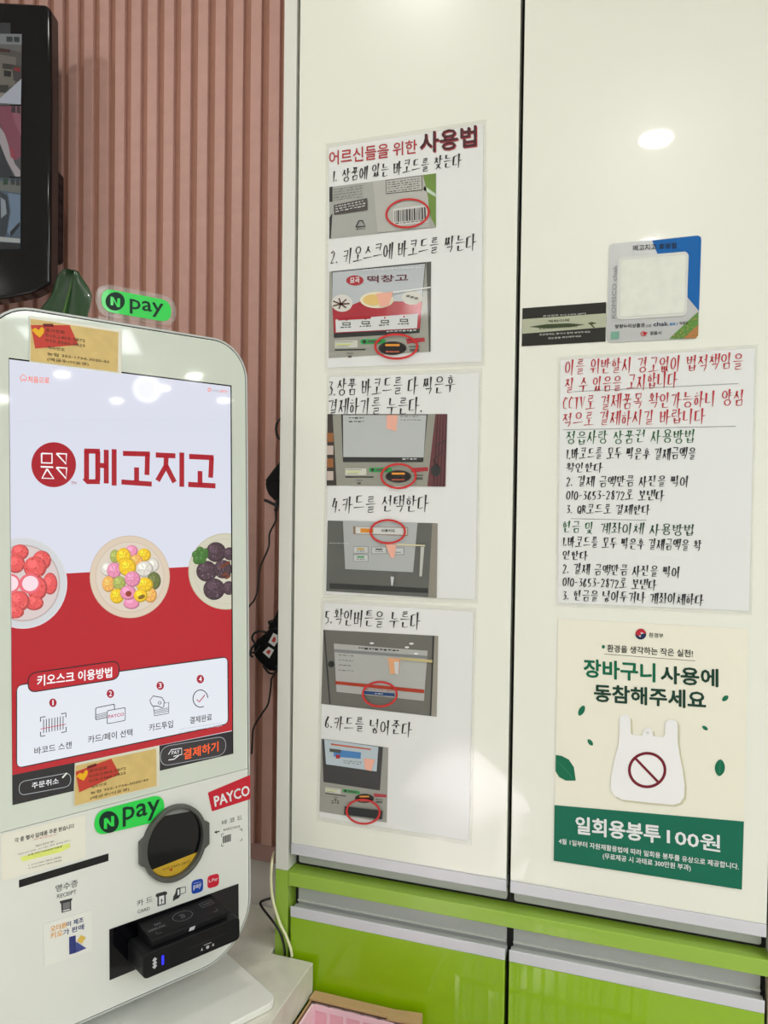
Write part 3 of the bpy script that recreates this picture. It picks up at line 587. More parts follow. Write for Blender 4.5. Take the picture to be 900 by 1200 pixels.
for s_, bl, br, tl, bo in (('일회용봉투', (150, 888), (478, 926), (150, 822), .03), ('100원', (506, 928), (712, 960), (506, 866), .02), ('4월 1일부터 자원재활용법에 따라 일회용 봉투를 유상으로 제공합니다.', (83, 928), (786, 1030), (83, 906), .015), ('(무료제공 시 과태료 300만원 부과)', (255, 990), (598, 1038), (255, 964), .012)):
    tx(m, F, z, s_, bl, br, tl, P_WHITE, bo, .0006)
m.build('lettering', t)
m = MB(); LG = ink(8, 108, 76)
for cx, cy, a, b_, r in ((172, 409, 22, 11, -1.1), (206, 533, 15, 8, .9), (733, 361, 15, 9, -.7), (654, 477, 13, 7, .6), (712, 632, 33, 20, -1.5)):
    pts = [(cx+math.cos(r)*a*math.cos(q)-math.sin(r)*b_*math.sin(q)*abs(math.sin(q))**.3, cy+math.sin(r)*a*math.cos(q)+math.cos(r)*b_*math.sin(q)*abs(math.sin(q))**.3) for q in [i*math.pi/10 for i in range(20)]]
    m.pp(F, zp(z, pts), LG, .0003); m.pl(F, zp(z, [(cx-math.cos(r)*a*.9, cy-math.sin(r)*a*.9), (cx+math.cos(r)*a*.9, cy+math.sin(r)*a*.9)]), .35, ink(60, 150, 120), .0006)
zq(m, F, z, [(71, 582), (95, 586), (122, 600), (142, 630), (149, 682), (110, 682), (84, 668), (70, 645)], LG); m.pl(F, zp(z, [(72, 600), (146, 680)]), .35, ink(60, 150, 120), .0006)
tag(m.build('leaves', t), 'dark green printed leaves')
m = MB()
bag = [(320, 440), (326, 428), (340, 424), (354, 428), (362, 438), (364, 498), (372, 503), (410, 506), (412, 490), (420, 478), (436, 476), (448, 484), (452, 508), (490, 512), (498, 504), (498, 456), (508, 446), (524, 443), (540, 448), (546, 460), (547, 530), (553, 572), (566, 640), (574, 700), (572, 745), (556, 768), (530, 776), (420, 766), (330, 756), (300, 740), (285, 712), (287, 668), (300, 600), (316, 545), (320, 500)]
zq(m, F, z, bag, ink(240, 240, 240), .0009); zq(m, F, z, [(x+8, y+8) for x, y in bag], ink(208, 204, 176), .0006); tag(m.build('printed_bag', t), 'white printed carrier bag')
m = MB(); x_, y_ = z(428, 640); m.pring(F, x_, y_, 75/3.333, 71/3.333, 11/3.333, ink(116, 22, 40), .0012); m.pl(F, zp(z, [(378, 590), (476, 692)]), 3, ink(116, 22, 40), .0013)
x_, y_ = z(430, 494); m.pp(F, circle(x_, y_, 1.6, 1.6, 12), ink(214, 214, 210), .0013); m.build('prohibition_ring', t)

# right door: gift voucher sticker and the dark account sticker
JZ = Z(600, 260, 3.75); z = JZ
sil = mat('silver_foil_print', (186, 188, 188), .3, metal=.25, noise=.02)
q = zp(z, [(428, 98), (832, 58), (818, 512), (415, 532)]); qc = [DOORF.px(*p) for p in q]
def rounded_quad(q, r=.06, n=5):
    out = []
    for i in range(4):
        p = V(q[i]); a = V(q[i-1]); b_ = V(q[(i+1) % 4]); L = min((a-p).length, (b_-p).length)*r
        s0 = p+(a-p).normalized()*L; s1 = p+(b_-p).normalized()*L
        for j in range(n+1):
            t_ = j/n; out.append(tuple(s0*(1-t_)**2+p*2*t_*(1-t_)+s1*t_**2))
    return out
t = thing('voucher_sticker', DOORF.P((qc[2][0]+qc[3][0])/2, qc[2][1]), 'square silver and blue voucher sticker with rounded corners and a pale blank panel', 'sticker')
m = MB(); m.prism(DOORF, rounded_quad(qc), 0, .0004, sil); m.build('sticker_base', t); F = DOORF.of(.0006)
m = MB(); m.pp(F, zp(z, [(616, 82), (816, 60), (830, 66), (832, 80), (822, 392), (770, 330), (777, 146), (762, 130), (640, 143)]), ink(0, 96, 170)); tag(m.build('blue_panel', t), 'blue printed corner')
m = MB(); zq(m, F, z, [(690, 514), (819, 394), (818, 500), (806, 512)], ink(96, 140, 64)); zq(m, F, z, [(752, 512), (819, 452), (818, 500), (806, 512)], ink(176, 120, 70), .0004)
rnd = random.Random(3)
for i in range(40):
    a = rnd.uniform(0, 1); x_, y_ = 700+a*112, 508-rnd.uniform(0, a*92); m.pp(F, zp(z, circle(x_, y_, 3, 2, 6)), rnd.choice((ink(60, 120, 50), ink(150, 170, 70), ink(214, 150, 110))), .0006)
tag(m.build('landscape_print', t), 'printed green and earthy corner')
m = MB(); m.pp(F, zp(z, rounded_quad([(466, 156), (776, 130), (768, 412), (460, 432)], .09)), ink(214, 216, 210), .0006); m.pp(F, zp(z, rounded_quad([(480, 170), (764, 145), (756, 400), (474, 420)], .06)), mat('hologram_film', (222, 224, 214), .45, metal=.1, noise=.06, scale=70), .0009); tag(m.build('pale_panel', t), 'pale blank panel in a silver border')
m = MB()
tx(m, F, z, '메고지고 효정점', (532, 128), (722, 116), (532, 104), ink(40, 44, 52), .015, .0009)
tx(m, F, z, 'KOMSCO chak', (455, 424), (462, 192), (436, 424), ink(140, 142, 144), .012)
tx(m, F, z, '정향누리상품권', (452, 469), (582, 462), (452, 452), ink(40, 40, 44), .02); tx(m, F, z, '으로', (588, 462), (612, 461), (588, 452), ink(60, 60, 66), .01); tx(m, F, z, 'chak', (622, 459), (686, 456), (622, 442), ink(20, 34, 70), .03)
tx(m, F, z, '결제', (692, 456), (716, 455), (692, 444), ink(30, 120, 190), .02); m.pl(F, zp(z, [(722, 444), (728, 450), (722, 456)]), .6, ink(30, 120, 190)); tx(m, F, z, '하세요', (736, 453), (774, 450), (736, 440), ink(40, 40, 44), .02)
tx(m, F, z, '정읍시', (606, 498), (656, 495), (606, 482), ink(40, 40, 44), .02)
m.pring(F, *z(578, 492), 3.6, 2.8, .9, ink(190, 40, 40), .0003, 0, 20, .6, 6.6); m.pp(F, zp(z, [(572, 492), (584, 482), (586, 488), (598, 484), (586, 498)]), ink(190, 40, 40), .0005)
m.pp(F, zp(z, [(434, 484), (472, 481), (470, 514), (433, 517)]), ink(122, 170, 150), .0003)
m.build('lettering', t)
q = zp(z, [(46, 380), (414, 353), (411, 526), (43, 547)]); qc = [DOORF.px(*p) for p in q]
t = thing('account_sticker', DOORF.P((qc[2][0]+qc[3][0])/2, qc[3][1]), 'small dark sticker with a pale middle stripe, left of the voucher sticker', 'sticker')
m = MB(); m.prism(DOORF, qc, 0, .0003, ink(40, 40, 36)); m.build('sticker_base', t); F = DOORF.of(.0005)
m = MB(); zq(m, F, z, [(46, 428), (413, 402), (412, 463), (45, 492)], ink(178, 182, 158)); tag(m.build('stripe', t), 'pale stripe')
m = MB(); zq(m, F, z, [(74, 462), (150, 450), (250, 446), (322, 452), (260, 462), (150, 468)], ink(56, 70, 40), .0005); zq(m, F, z, [(332, 446), (350, 440), (374, 446), (352, 452), (366, 466), (358, 466), (344, 452)], ink(70, 76, 46), .0005)
tx(m, F, z, '계좌이체', (158, 444), (252, 438), (158, 432), ink(50, 52, 40), .02, .0007); tx(m, F, z, '농협 352-1734-3020-43', (118, 474), (286, 464), (118, 464), ink(60, 64, 44), .01, .0008)
for s_, bl, br, tl in (('문의전화 010.2403.2872', (136, 418), (326, 406), (136, 411)), ('현금결제는 통이나 함에 넣어주세요', (120, 500), (344, 487), (120, 492)), ('받는분을 확인해주세요', (160, 516), (304, 506), (160, 508))):
    tx(m, F, z, s_, bl, br, tl, ink(206, 208, 200), .01)
m.build('lettering', t)
# ------------------------------------------------------------------ the kiosk
KP = KF.P(0, -.50, -.03); base_pt = V((KP.x, KP.y, CZ))
kiosk = thing('payment_kiosk', base_pt, 'white self-service payment kiosk with a large lit screen on the stone counter', 'kiosk')
def outline(d): return rrect(-.160+d, -.503+d, .160-d, .2975-d, (.072-d, .072-d, .050-d, .050-d), 10)
m = MB(); m.prism(KF, outline(0), -.046, -.004, M_KS); m.frame(KF, outline(0), outline(.0022), -.004, -.0004, M_KS); m.build('rear_shell', kiosk)
m = MB(); m.prism(KF, outline(.0022), -.004, -.0016, M_BLK); m.build('gasket', kiosk)
SEAM = -.2640
m = MB(); up = [(u, v_) for u, v_ in outline(.0036) if v_ > SEAM]; m.prism(KF, sorted(up, key=lambda p: math.atan2(p[1]-0, p[0]))+[(-.1564, SEAM+.0004), (.1564, SEAM+.0004)][0:0] if False else [p for p in outline(.0036) if p[1] > SEAM]+[(-.1564, SEAM+.0003), (.1564, SEAM+.0003)], -.0016, 0, M_KW); m.build('glass_front', kiosk)
lo = [p for p in outline(.0036) if p[1] < SEAM]
m = MB(); k_ = max(range(len(lo)), key=lambda i: (lo[i][0] < 0, 0)); 
lo_l = [p for p in lo if p[0] < 0]; lo_r = [p for p in lo if p[0] >= 0]
m.prism(KF, [(-.1564, SEAM-.0003)]+lo_l+lo_r+[(.1564, SEAM-.0003)], -.0016, .0003, M_KL); m.build('lower_front', kiosk)
# stand: base plate, neck
Kz = Frame((KF.o.x, KF.o.y, CZ), KF.ex, KF.n*-1 if False else V((-_kn.x, -_kn.y, 0))*-1)       # horizontal frame: u across, v away from the viewer
Kz = Frame((KF.o.x, KF.o.y, CZ), KF.ex, _kn)
m = MB(); m.prism(Kz, rrect(-.152, -.093, .152, .150, .016), .0005, .0095, mat('base_plate_white', (236, 237, 230), .3, noise=.01)); m.build('base_plate', kiosk, bevel=.0015)
m = MB(); m.prism(Kz, rrect(-.06, .072, .06, .118, .01), .009, .46, M_KS)
m.prism(Kz, rrect(-.05, .03, .05, .10, .006), .30, .42, M_KS); m.build('neck', kiosk, bevel=.002)

# the display
DQ = [(10.7, 421), (270, 453), (272, 883), (15, 943)]
dq = [KF.px(*p) for p in DQ]; e = .0016
m = MB(); m.prism(KF, [(dq[0][0]-.0004, dq[0][1]+e), (dq[1][0]+e, dq[1][1]+e), (dq[2][0]+e, dq[2][1]-.0004), (dq[3][0]-.0004, dq[3][1]-.0004)], 0, .0003, M_BLKG); disp = m.build('display', kiosk)
tag(disp, 'lit portrait screen with a thin black border')
SF = KF.of(.0005)
W_ = scr(226, 229, 243, .92); R_ = scr(196, 24, 40, .85); K_ = scr(30, 28, 34, .8); RD = scr(176, 18, 38, .9); DK = scr(40, 40, 46, .8); LK = scr(232, 236, 244, .95); OR = scr(255, 96, 36); PW = scr(250, 250, 252)
def lx(y): return 10.7+(y-421)/(943-421)*(15-10.7)
def rx_(y): return 270+(y-453)/(883-453)*2
def clip(pts): return [(min(max(x, lx(y)+.1), rx_(y)-.1), y) for x, y in pts]
m = MB(); m.pp(SF, DQ, W_, 0); m.build('screen_background', disp)
ZA = Z(0, 360, 2.8125); ZD = Z(0, 760, 3.1034); Z1 = Z(0, 420, 6.4286); ZM = Z(95, 620, 5); ZL = Z(0, 620, 9.2308)
m = MB(); m.pp(SF, [(13.0, 675.5), (271, 661.5), (272, 856), (14.5, 909)], R_, .0001); m.build('red_field', disp)
m = MB(); m.pp(SF, [(14.5, 908.2), (272, 856.7), (272, 883), (15, 943)], K_, .0002); m.build('bottom_bar', disp)
# logo and name
m = MB(); z = Z1; cx, cy = z(404, 801)
m.pp(SF, circle(cx, cy, 26.2, 26.4, 40), RD, .0002)
for pts in ([(313, 716), (391, 718), (391, 789), (313, 787), (313, 716)], [(425, 717), (500, 720), (497, 795), (425, 717)], [(306, 816), (400, 820)], [(354, 833), (316, 902), (404, 906), (354, 833)], [(424, 822), (502, 826), (497, 905), (424, 822)]):
    m.pl(SF, zp(z, pts), 1.9, PW, .0003)
m.build('round_logo', disp)
m = MB(); z = ZA; B_W = 5.9
for pts in ([(285, 471), (285, 567)], [(278, 474), (329, 475)], [(322, 475), (322, 572)], [(278, 563), (288, 575), (329, 575)], [(329, 521), (350, 523)], [(350, 470), (350, 581)], [(376, 468), (376, 588)],
            [(405, 482), (494, 484)], [(486, 484), (484, 553)], [(450, 528), (450, 574)], [(400, 576), (500, 583)],
            [(513, 487), (578, 490)], [(548, 490), (546, 524), (519, 572)], [(546, 520), (575, 577)], [(599, 479), (599, 592)],
            [(623, 492), (704, 496)], [(697, 496), (694, 562)], [(659, 540), (659, 585)], [(620, 584), (710, 589)]):
    m.pl(SF, zp(z, pts), B_W, RD, .0002)
tx(m, SF, z, 'TM', (234, 584), (251, 585), (234, 574), RD, 0, .0002)
m.build('shop_name', disp)
m = MB()
tx(m, SF, z, '처음으로', (92, 248), (162, 252), (92, 227), OR, .012, .0002)
m.pl(SF, zp(z, [(70, 243), (66, 232), (76, 221), (87, 231), (85, 243), (80, 243), (80, 237), (75, 237), (75, 243), (70, 243)]), .8, OR, .0002)
tx(m, SF, z, '오더원', (698, 279), (722, 281), (698, 270), scr(170, 160, 160), .006, .0002); tx(m, SF, z, '솔루션', (725, 281), (749, 283), (725, 272), OR, .006, .0002)
m.pring(SF, *z(690, 272), 2, 2.2, .8, OR, .0002, 0, 16); m.build('top_lettering', disp)
# plates of rice cakes (pictures on the screen)
def ball(m, z, x, y, r, c, w, s=1, ry=None, petals=0, speck=None, seed=0):
    ry = ry or r; r, ry = r*1.14, ry*1.14; hi = tuple(min(255, int(v*1.08+14)) for v in c); lo_ = tuple(int(v*.8) for v in c)
    m.pp(SF, clip(zp(z, circle(x, y, r, ry, 18))), scr(*lo_, .95), w); m.pp(SF, clip(zp(z, circle(x-r*.08, y-r*.08, r*.88, ry*.88, 16))), scr(*c, .95), w+.00002); m.pp(SF, clip(zp(z, circle(x-r*.25, y-r*.3, r*.42, ry*.4, 12))), scr(*hi, .95), w+.00004)
    for i in range(petals):
        a = i*6.283/petals+.4; p = clip(zp(z, [(x+r*.15*math.cos(a), y+ry*.15*math.sin(a)), (x+r*.8*math.cos(a), y+ry*.8*math.sin(a))])); m.pl(SF, p, .6, scr(*lo_, .95), w+.00006)
    if speck:
        rn = random.Random(seed)
        for i in range(26):
            a = rn.uniform(0, 6.28); q = rn.uniform(0, .85)**.6*r; px_, py = x+q*math.cos(a), y+q*math.sin(a)*ry/r; p = clip(zp(z, circle(px_, py, r*.07, r*.06, 5))); m.pp(SF, p, scr(*rn.choice(speck), .95), w+.00006) if len({round(a_, 3) for a_, b_ in p}) > 2 else None
def plate(name, z, cx, cy, rx, ry, rings):
    m = MB()
    for i, (k, c) in enumerate(rings): m.pp(SF, clip(zp(z, circle(cx, cy, rx*k, ry*k, 48))), scr(*c, .93), .0002+i*.00002)
    return m
m = plate('', ZL, 245, 583, 482, 495, ((1, (226, 226, 230)), (.97, (216, 218, 220)), (.84, (196, 176, 172)), (.81, (224, 208, 206))))
CO = (236, 92, 92); SP = ((255, 130, 120), (200, 50, 60), (250, 110, 105))
for i, (x, y, r, ry) in enumerate(((215, 250, 85, 75), (170, 375, 88, 90), (450, 340, 90, 95), (378, 415, 110, 105), (540, 590, 70, 105), (400, 640, 98, 115), (365, 800, 92, 70), (200, 780, 105, 100), (150, 900, 95, 60))): ball(m, ZL, x, y, r, CO, .0003+i*.0001, ry=ry, speck=SP, seed=i)
for x, y in ((316, 590), (100, 590)):
    m.pp(SF, clip(zp(ZL, circle(x, y, 116, 108, 24, rot=-.3))), scr(240, 110, 124, .95), .0013); m.pp(SF, clip(zp(ZL, circle(x+6, y-2, 88, 82, 24, rot=-.3))), scr(252, 224, 232, .97), .0014)
tag(m.build('rice_cake_plate', disp), 'picture of coral rice cakes on a white plate')
m = plate('', ZM, 285, 280, 235, 242, ((1, (210, 184, 160)), (.985, (226, 208, 186)), (.86, (212, 194, 172)), (.84, (228, 214, 196))))
Y, P, G, O, WH, DG = (250, 206, 40), (240, 150, 184), (176, 186, 96), (250, 186, 96), (230, 224, 212), (112, 122, 66)
for i, (x, y, c, r, ry, pt) in enumerate(((197, 160, G, 25, 35, 5), (295, 128, P, 33, 30, 0), (368, 152, Y, 36, 34, 6), (155, 234, WH, 36, 38, 0), (193, 243, P, 38, 42, 5), (322, 188, O, 35, 34, 6), (420, 212, WH, 32, 36, 0), (370, 235, WH, 46, 42, 5), (425, 303, DG, 36, 46, 5),
    (160, 322, O, 34, 42, 6), (222, 316, G, 34, 36, 6), (247, 162, Y, 39, 46, 6), (270, 225, Y, 45, 46, 6), (403, 386, O, 34, 40, 6), (370, 326, Y, 44, 38, 6), (299, 293, P, 41, 41, 8), (208, 392, Y, 37, 39, 6), (292, 435, P, 42, 30, 0), (272, 373, P, 42, 38, 0), (345, 390, Y, 36, 34, 0))): ball(m, ZM, x, y, r, c, .0003+i*.00008, ry=ry, petals=pt)
m.pp(SF, zp(ZM, circle(274, 378, 18, 17, 14)), scr(150, 60, 40), .0021); m.pp(SF, zp(ZM, circle(350, 397, 22, 12, 14, rot=-.4)), scr(130, 100, 30), .0022)
tag(m.build('rice_cake_plate', disp), 'picture of yellow, pink, white and green rice cakes on a beige plate')
m = plate('', ZM, 850, 248, 222, 224, ((1, (196, 190, 160)), (.98, (214, 210, 188)), (.86, (204, 200, 178)), (.84, (214, 210, 190))))
SK = ((120, 96, 110), (40, 24, 30), (150, 124, 136), (60, 40, 50))
for i, (x, y, r) in enumerate(((790, 135, 52), (735, 247, 54), (870, 145, 34), (830, 235, 48), (778, 352, 56), (866, 345, 36))): ball(m, ZM, x, y, r, (78, 56, 66), .0003+i*.0001, speck=SK, seed=i+5)
for i, (x, y) in enumerate(((830, 215), (855, 200), (840, 265), (858, 280))): m.pp(SF, clip(zp(ZM, circle(x, y, 20, 9, 12, rot=-.6))), scr(112, 56, 34), .0011)
for i, (x, y, r) in enumerate(((672, 150, 22), (695, 125, 20), (715, 150, 26), (680, 180, 24), (705, 178, 22), (725, 130, 16))): ball(m, ZM, x, y, r, (70, 120, 50), .0010+i*.00004, petals=4)
tag(m.build('rice_cake_plate', disp), 'picture of dark seeded rice balls with parsley on a cream plate')
# how-to card
def off_quad(q, d):
    c = [V(p) for p in q]; out = []
    for i in range(4):
        a, b_, n_ = c[i-1], c[i], c[(i+1) % 4]; e1 = (b_-a).normalized(); e2 = (n_-b_).normalized(); n1 = V((e1.y, -e1.x)); n2 = V((e2.y, -e2.x)); s_ = (n1+n2); s_ = s_/(s_.length**2)*2
        out.append(tuple(b_+s_*d*-1))
    return out
def rq(q, r): return rounded_quad(q, r, 8)
cq = zp(ZD, [(62, 135), (826, 32), (828, 272), (62, 433)])
m = MB(); m.pp(SF, rq(off_quad(cq, -1.3), .1), K_, .0002); m.pp(SF, rq(cq, .07), LK, .0003)
tq = zp(ZD, [(104, 92), (430, 46), (431, 108), (104, 158)])
m.pp(SF, rq(off_quad(tq, -1.3), .46), K_, .0004); m.pp(SF, rq(tq, .45), scr(196, 30, 44, .9), .0005); tx(m, SF, ZD, '키오스크 이용방법', (135, 137), (406, 104), (135, 98), PW, .02, .0006); m.build('how_to_card', disp)
m = MB(); z = ZD
for i, (x, y) in enumerate(((192, 197), (401, 164), (582, 135), (728, 111))):
    m = MB(); m.pp(SF, zp(z, circle(x, y, 13.5, 15.5, 24)), scr(168, 24, 52), .0004); tx(m, SF, z, str(i+1), (x-(5 if i else 2), y+9), (x+(5 if i else 2), y+8), (x-(5 if i else 2), y-9), PW, .013, .0005); m.build('step_number', disp)
for s_, bl, br, tl in (('바코드 스캔', (125, 386), (260, 362), (125, 360)), ('카드/페이 선택', (320, 345), (481, 317), (320, 318)), ('카드투입', (542, 302), (628, 287), (542, 275)), ('결제완료', (690, 274), (770, 261), (690, 249))): m = MB(); tx(m, SF, z, s_, bl, br, tl, DK, .01, .0004); m.build('step_caption', disp)
m = MB(); zz = Z(20, 820, 7.5)
for pts in ([(205, 192), (205, 155), (248, 148)], [(386, 124), (428, 116), (428, 155)], [(205, 282), (206, 322), (246, 314)], [(388, 288), (430, 280), (430, 238)]): m.pl(SF, zp(zz, pts), 1.1, DK, .0004)
for i in range(8): m.pl(SF, zp(zz, [(232+i*24.5, 172-i*4), (232+i*24.5, 292-i*4.5)]), .9, DK, .0004)
m.pl(SF, zp(zz, [(203, 257), (428, 214)]), .8, scr(196, 40, 80), .0005)
m.build('barcode_icon', disp); m = MB()
m.ring(SF, [SF.px(*p) for p in rq(zp(zz, [(686, 68), (858, 34), (858, 140), (686, 180)]), .15)], [SF.px(*p) for p in rq(off_quad(zp(zz, [(686, 68), (858, 34), (858, 140), (686, 180)]), .9), .13)], DK, .0004)
for y_ in (132, 146, 158): m.pl(SF, zp(zz, [(690, y_), (785, y_-20)]), .6, DK, .0004)
q2 = zp(z, [(388, 225), (456, 213), (456, 262), (388, 275)]); m.pp(SF, rq(q2, .15), DK, .0005); m.pp(SF, rq(off_quad(q2, .75), .13), LK, .0006); tx(m, SF, z, 'PAYCO', (393, 254), (450, 244), (393, 242), scr(190, 40, 90), .02, .0007)
m.build('card_icon', disp); m = MB(); zh = Z(140, 780, 6.4286)
m.pl(SF, zp(zh, [(255, 305), (262, 378), (370, 358), (370, 275), (335, 283)]), .8, DK, .0004); 
for y_ in (338, 350, 362): m.pl(SF, zp(zh, [(260, y_), (370, y_-20)]), .6, DK, .0004)
m.pl(SF, zp(zh, [(238, 290), (228, 262), (252, 228), (318, 240), (336, 268), (332, 312), (318, 318), (292, 305), (250, 304), (238, 290)]), .9, DK, .0004); m.pring(SF, *zh(302, 280), 2, 2, .7, DK, .0004, 0, 14)
m.build('hand_icon', disp); m = MB(); m.pring(SF, *zh(609, 248), 9.2, 10.6, 1, DK, .0004, 0, 40, 1.1, 6.2); m.pl(SF, zp(zh, [(582, 256), (600, 273), (642, 220)]), 1.2, scr(176, 24, 60), .0005)
greek(m, SF, zh, 445, 478, 775, 2, 22, -.16, scr(200, 204, 214), 4, 9, .0004); m.build('tick_icon', disp)
m = MB(); pq = zp(z, [(68, 484), (258, 449), (258, 501), (68, 536)]); m.ring(SF, [SF.px(*p) for p in rq(pq, .5)], [SF.px(*p) for p in rq(off_quad(pq, .7), .5)], scr(170, 174, 178), .0004)
tx(m, SF, z, '주문취소', (115, 510), (213, 491), (115, 488), PW, .006, .0004); m.pl(SF, zp(z, [(226, 470), (243, 452)]), 2, scr(220, 226, 214), .0005); tag(m.build('cancel_button', disp), 'outlined cancel button')
m = MB(); pq = zp(z, [(582, 357), (822, 316), (822, 386), (582, 431)]); m.pp(SF, rq(pq, .5), scr(150, 152, 156), .0003); m.pp(SF, rq(off_quad(pq, .8), .5), scr(46, 42, 46), .0004)
tx(m, SF, z, '결제하기', (667, 404), (793, 373), (667, 367), OR, .02, .0006)
m.pl(SF, zp(z, [(612, 405), (632, 402), (648, 390)]), .9, PW, .0006); m.pl(SF, zp(z, [(612, 385), (622, 368), (660, 362), (660, 385), (630, 392)]), .8, PW, .0006); tx(m, SF, z, 'PAY', (624, 386), (652, 381), (624, 373), PW, 0, .0006); tag(m.build('pay_button', disp), 'outlined pay button with orange lettering')

# scanner window, slot, marks and card reader
SC = (.0505, -.3300)
def scan_out(s):
    o = []
    for i in range(64):
        a = 2*math.pi*i/64; u, v_ = .0420*s*math.cos(a), .0462*s*math.sin(a)
        if abs(v_) < .0140*s: u = math.copysign(.0455*s, u)
        o.append((SC[0]+u, SC[1]+v_))
    return o
m = MB(); m.frame(KF, scan_out(1), [(SC[0]+.0366*math.cos(2*math.pi*i/64), SC[1]+.0410*math.sin(2*math.pi*i/64)) for i in range(64)], .0003, .0085, mat('scanner_ring', (78, 80, 76), .35, noise=.05)); sw = m.build('scanner_bezel', kiosk, bevel=.0014)
m = MB(); m.poly(KF, [(SC[0]+.0369*math.cos(2*math.pi*i/64), SC[1]+.0413*math.sin(2*math.pi*i/64)) for i in range(64)], M_BLKG, .0012); m.build('scanner_window', kiosk)
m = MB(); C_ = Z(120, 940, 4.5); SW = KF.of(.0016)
def ell(t0, t1, n=14): return [(SC[0]+.0362*math.cos(math.radians(t0+(t1-t0)*i/n)), SC[1]+.0406*math.sin(math.radians(t0+(t1-t0)*i/n))) for i in range(n+1)]
m.poly(SW, ell(218, 328), mat('amber_yellow', (196, 158, 36), .3, noise=.06, scale=60), 0); text(m, SW, '010.2403.2872', C_(318, 362), C_(462, 318), C_(318, 350), BLK, 0, .0002)  # amber segment with lettering, laid on the scanner window
m.pp(SW, zp(C_, [(350, 360), (358, 352), (372, 350), (366, 362)]), ink(170, 40, 30), .0002); tag(m.build('amber_patch', kiosk), 'amber label at the foot of the scanner window')
m = MB(); m.poly(SW, ell(52, 118, 8)+[], mat('scanner_grey', (132, 134, 134), .4, noise=.03), 0); tag(m.build('scanner_lens', kiosk), 'grey strip at the top of the scanner window')
LF = KF.of(.0005); Z6 = Z(0, 940, 6.3143)
m = MB(); m.pp(LF, zp(Z6, [(140, 577), (803, 379), (803, 435), (140, 634)]), mat('slot_black', (6, 6, 7), .7, noise=.02), 0); m.build('receipt_slot', kiosk)
GI = ink(52, 52, 54)
m = MB()
tx(m, LF, Z6, '영수증', (410, 668), (575, 622), (410, 616), GI); tx(m, LF, Z6, 'RECEIPT', (422, 713), (565, 675), (422, 684), ink(84, 84, 86), 0)
m.pp(LF, zp(Z6, [(442, 733), (535, 710), (533, 725), (527, 730), (527, 800), (456, 820), (452, 750), (444, 748)]), GI, 0); m.pp(LF, zp(Z6, [(465, 748), (517, 735), (517, 783), (465, 798)]), ink(120, 120, 122), .0001); m.pp(LF, zp(Z6, [(465, 802), (517, 788), (517, 796), (465, 810)]), P_WHITE, .0001)
m.build('receipt_mark', kiosk); m = MB(); z = C_
tx(m, LF, z, '카 드', (182, 552), (263, 525), (182, 519), GI); tx(m, LF, z, 'CARD', (185, 588), (249, 568), (185, 570), ink(84, 84, 86))
m.pp(LF, zp(z, [(280, 490), (288, 482), (330, 470), (341, 474), (341, 484), (334, 490), (334, 538), (290, 550), (290, 502), (284, 500)]), GI, 0); m.pp(LF, zp(z, [(298, 498), (326, 490), (326, 534), (298, 542)]), P_WHITE, .0001); m.pp(LF, zp(z, [(312, 508), (318, 520), (314, 520), (314, 536), (310, 536), (310, 520), (306, 522)]), GI, .0002)
m.pp(LF, zp(z, [(372, 524), (374, 498), (384, 482), (390, 456), (412, 448), (412, 492), (400, 508), (388, 512)]), GI, 0); m.pp(LF, zp(z, [(396, 462), (406, 459), (406, 488), (396, 492)]), P_WHITE, .0001); m.pl(LF, zp(z, [(414, 452), (438, 446), (438, 476), (414, 486)]), .9, GI, .0001)
m.build('card_mark', kiosk); m = MB(); tx(m, LF, z, '바 코 드', (630, 122), (737, 92), (630, 96), GI); tx(m, LF, z, 'BARCODE', (638, 152), (726, 132), (638, 141), ink(84, 84, 86))
qr_bars(m, LF, zp(z, [(634, 180), (678, 167), (678, 206), (634, 219)]), GI, w=.0001, seed=8)
for pts in ([(628, 184), (628, 170), (640, 166)], [(628, 220), (628, 232), (640, 229)], [(724, 145), (736, 140), (736, 152)], [(736, 190), (736, 200), (726, 204)]): m.pl(LF, zp(z, pts), .7, GI, .0001)
m.pp(LF, zp(z, [(589, 159), (603, 149), (602, 155), (618, 151), (618, 157), (603, 161), (604, 167)]), GI, 0)
m.build('barcode_mark', kiosk)
m = MB(); q2 = zp(z, [(470, 416), (531, 400), (531, 470), (470, 488)]); m.pp(LF, rq(q2, .32), ink(16, 66, 170), 0); text(m, LF, 'pay', z(480, 466), z(522, 453), z(480, 440), P_WHITE, .012, .0002); text(m, LF, 'SAMSUNG', z(482, 432), z(520, 422), z(482, 427), P_WHITE, 0, .0002); tag(m.build('payment_badge', kiosk), 'blue rounded badge')
m = MB(); q2 = zp(z, [(554, 390), (615, 374), (615, 440), (554, 458)]); m.pp(LF, rq(q2, .32), ink(206, 30, 56), 0); text(m, LF, 'L.Pay', z(562, 428), z(607, 413), z(562, 410), P_WHITE, .012, .0002); tag(m.build('payment_badge', kiosk), 'red rounded badge')
m = MB(); m.prism(KF, [(-.0300, -.4665), (.1407, -.4665), (.1407, -.4105), (-.0300, -.4080)], .0002, .0012, M_BLKG); m.build('reader_plate', kiosk)
rd = MB(); rd.prism(KF, rrect(-.0090, -.4560, .1165, -.4270, .006), .0012, .045, M_BLKM); rdo = rd.build('card_reader', kiosk, bevel=.0016)
RF = KF.of(.0452)
m = MB(); m.poly(RF, rrect(.0445, -.4420, .1000, -.4402, .0008), mat('slot_black', (6, 6, 7)), .0001); m.build('card_slot', rdo)
m = MB(); m.poly(RF, rrect(.0130, -.4470, .0158, -.4358, .0013), mat('blue_indicator', (36, 40, 255), .3, emit=1.6), .0002); tag(m.build('indicator_light', rdo), 'lit blue indicator bar')
m = MB(); WG = mat('reader_print', (190, 192, 196), .5, noise=.02)
m.pring(RF, 0, 0, 0, 0, 0, WG) if False else None
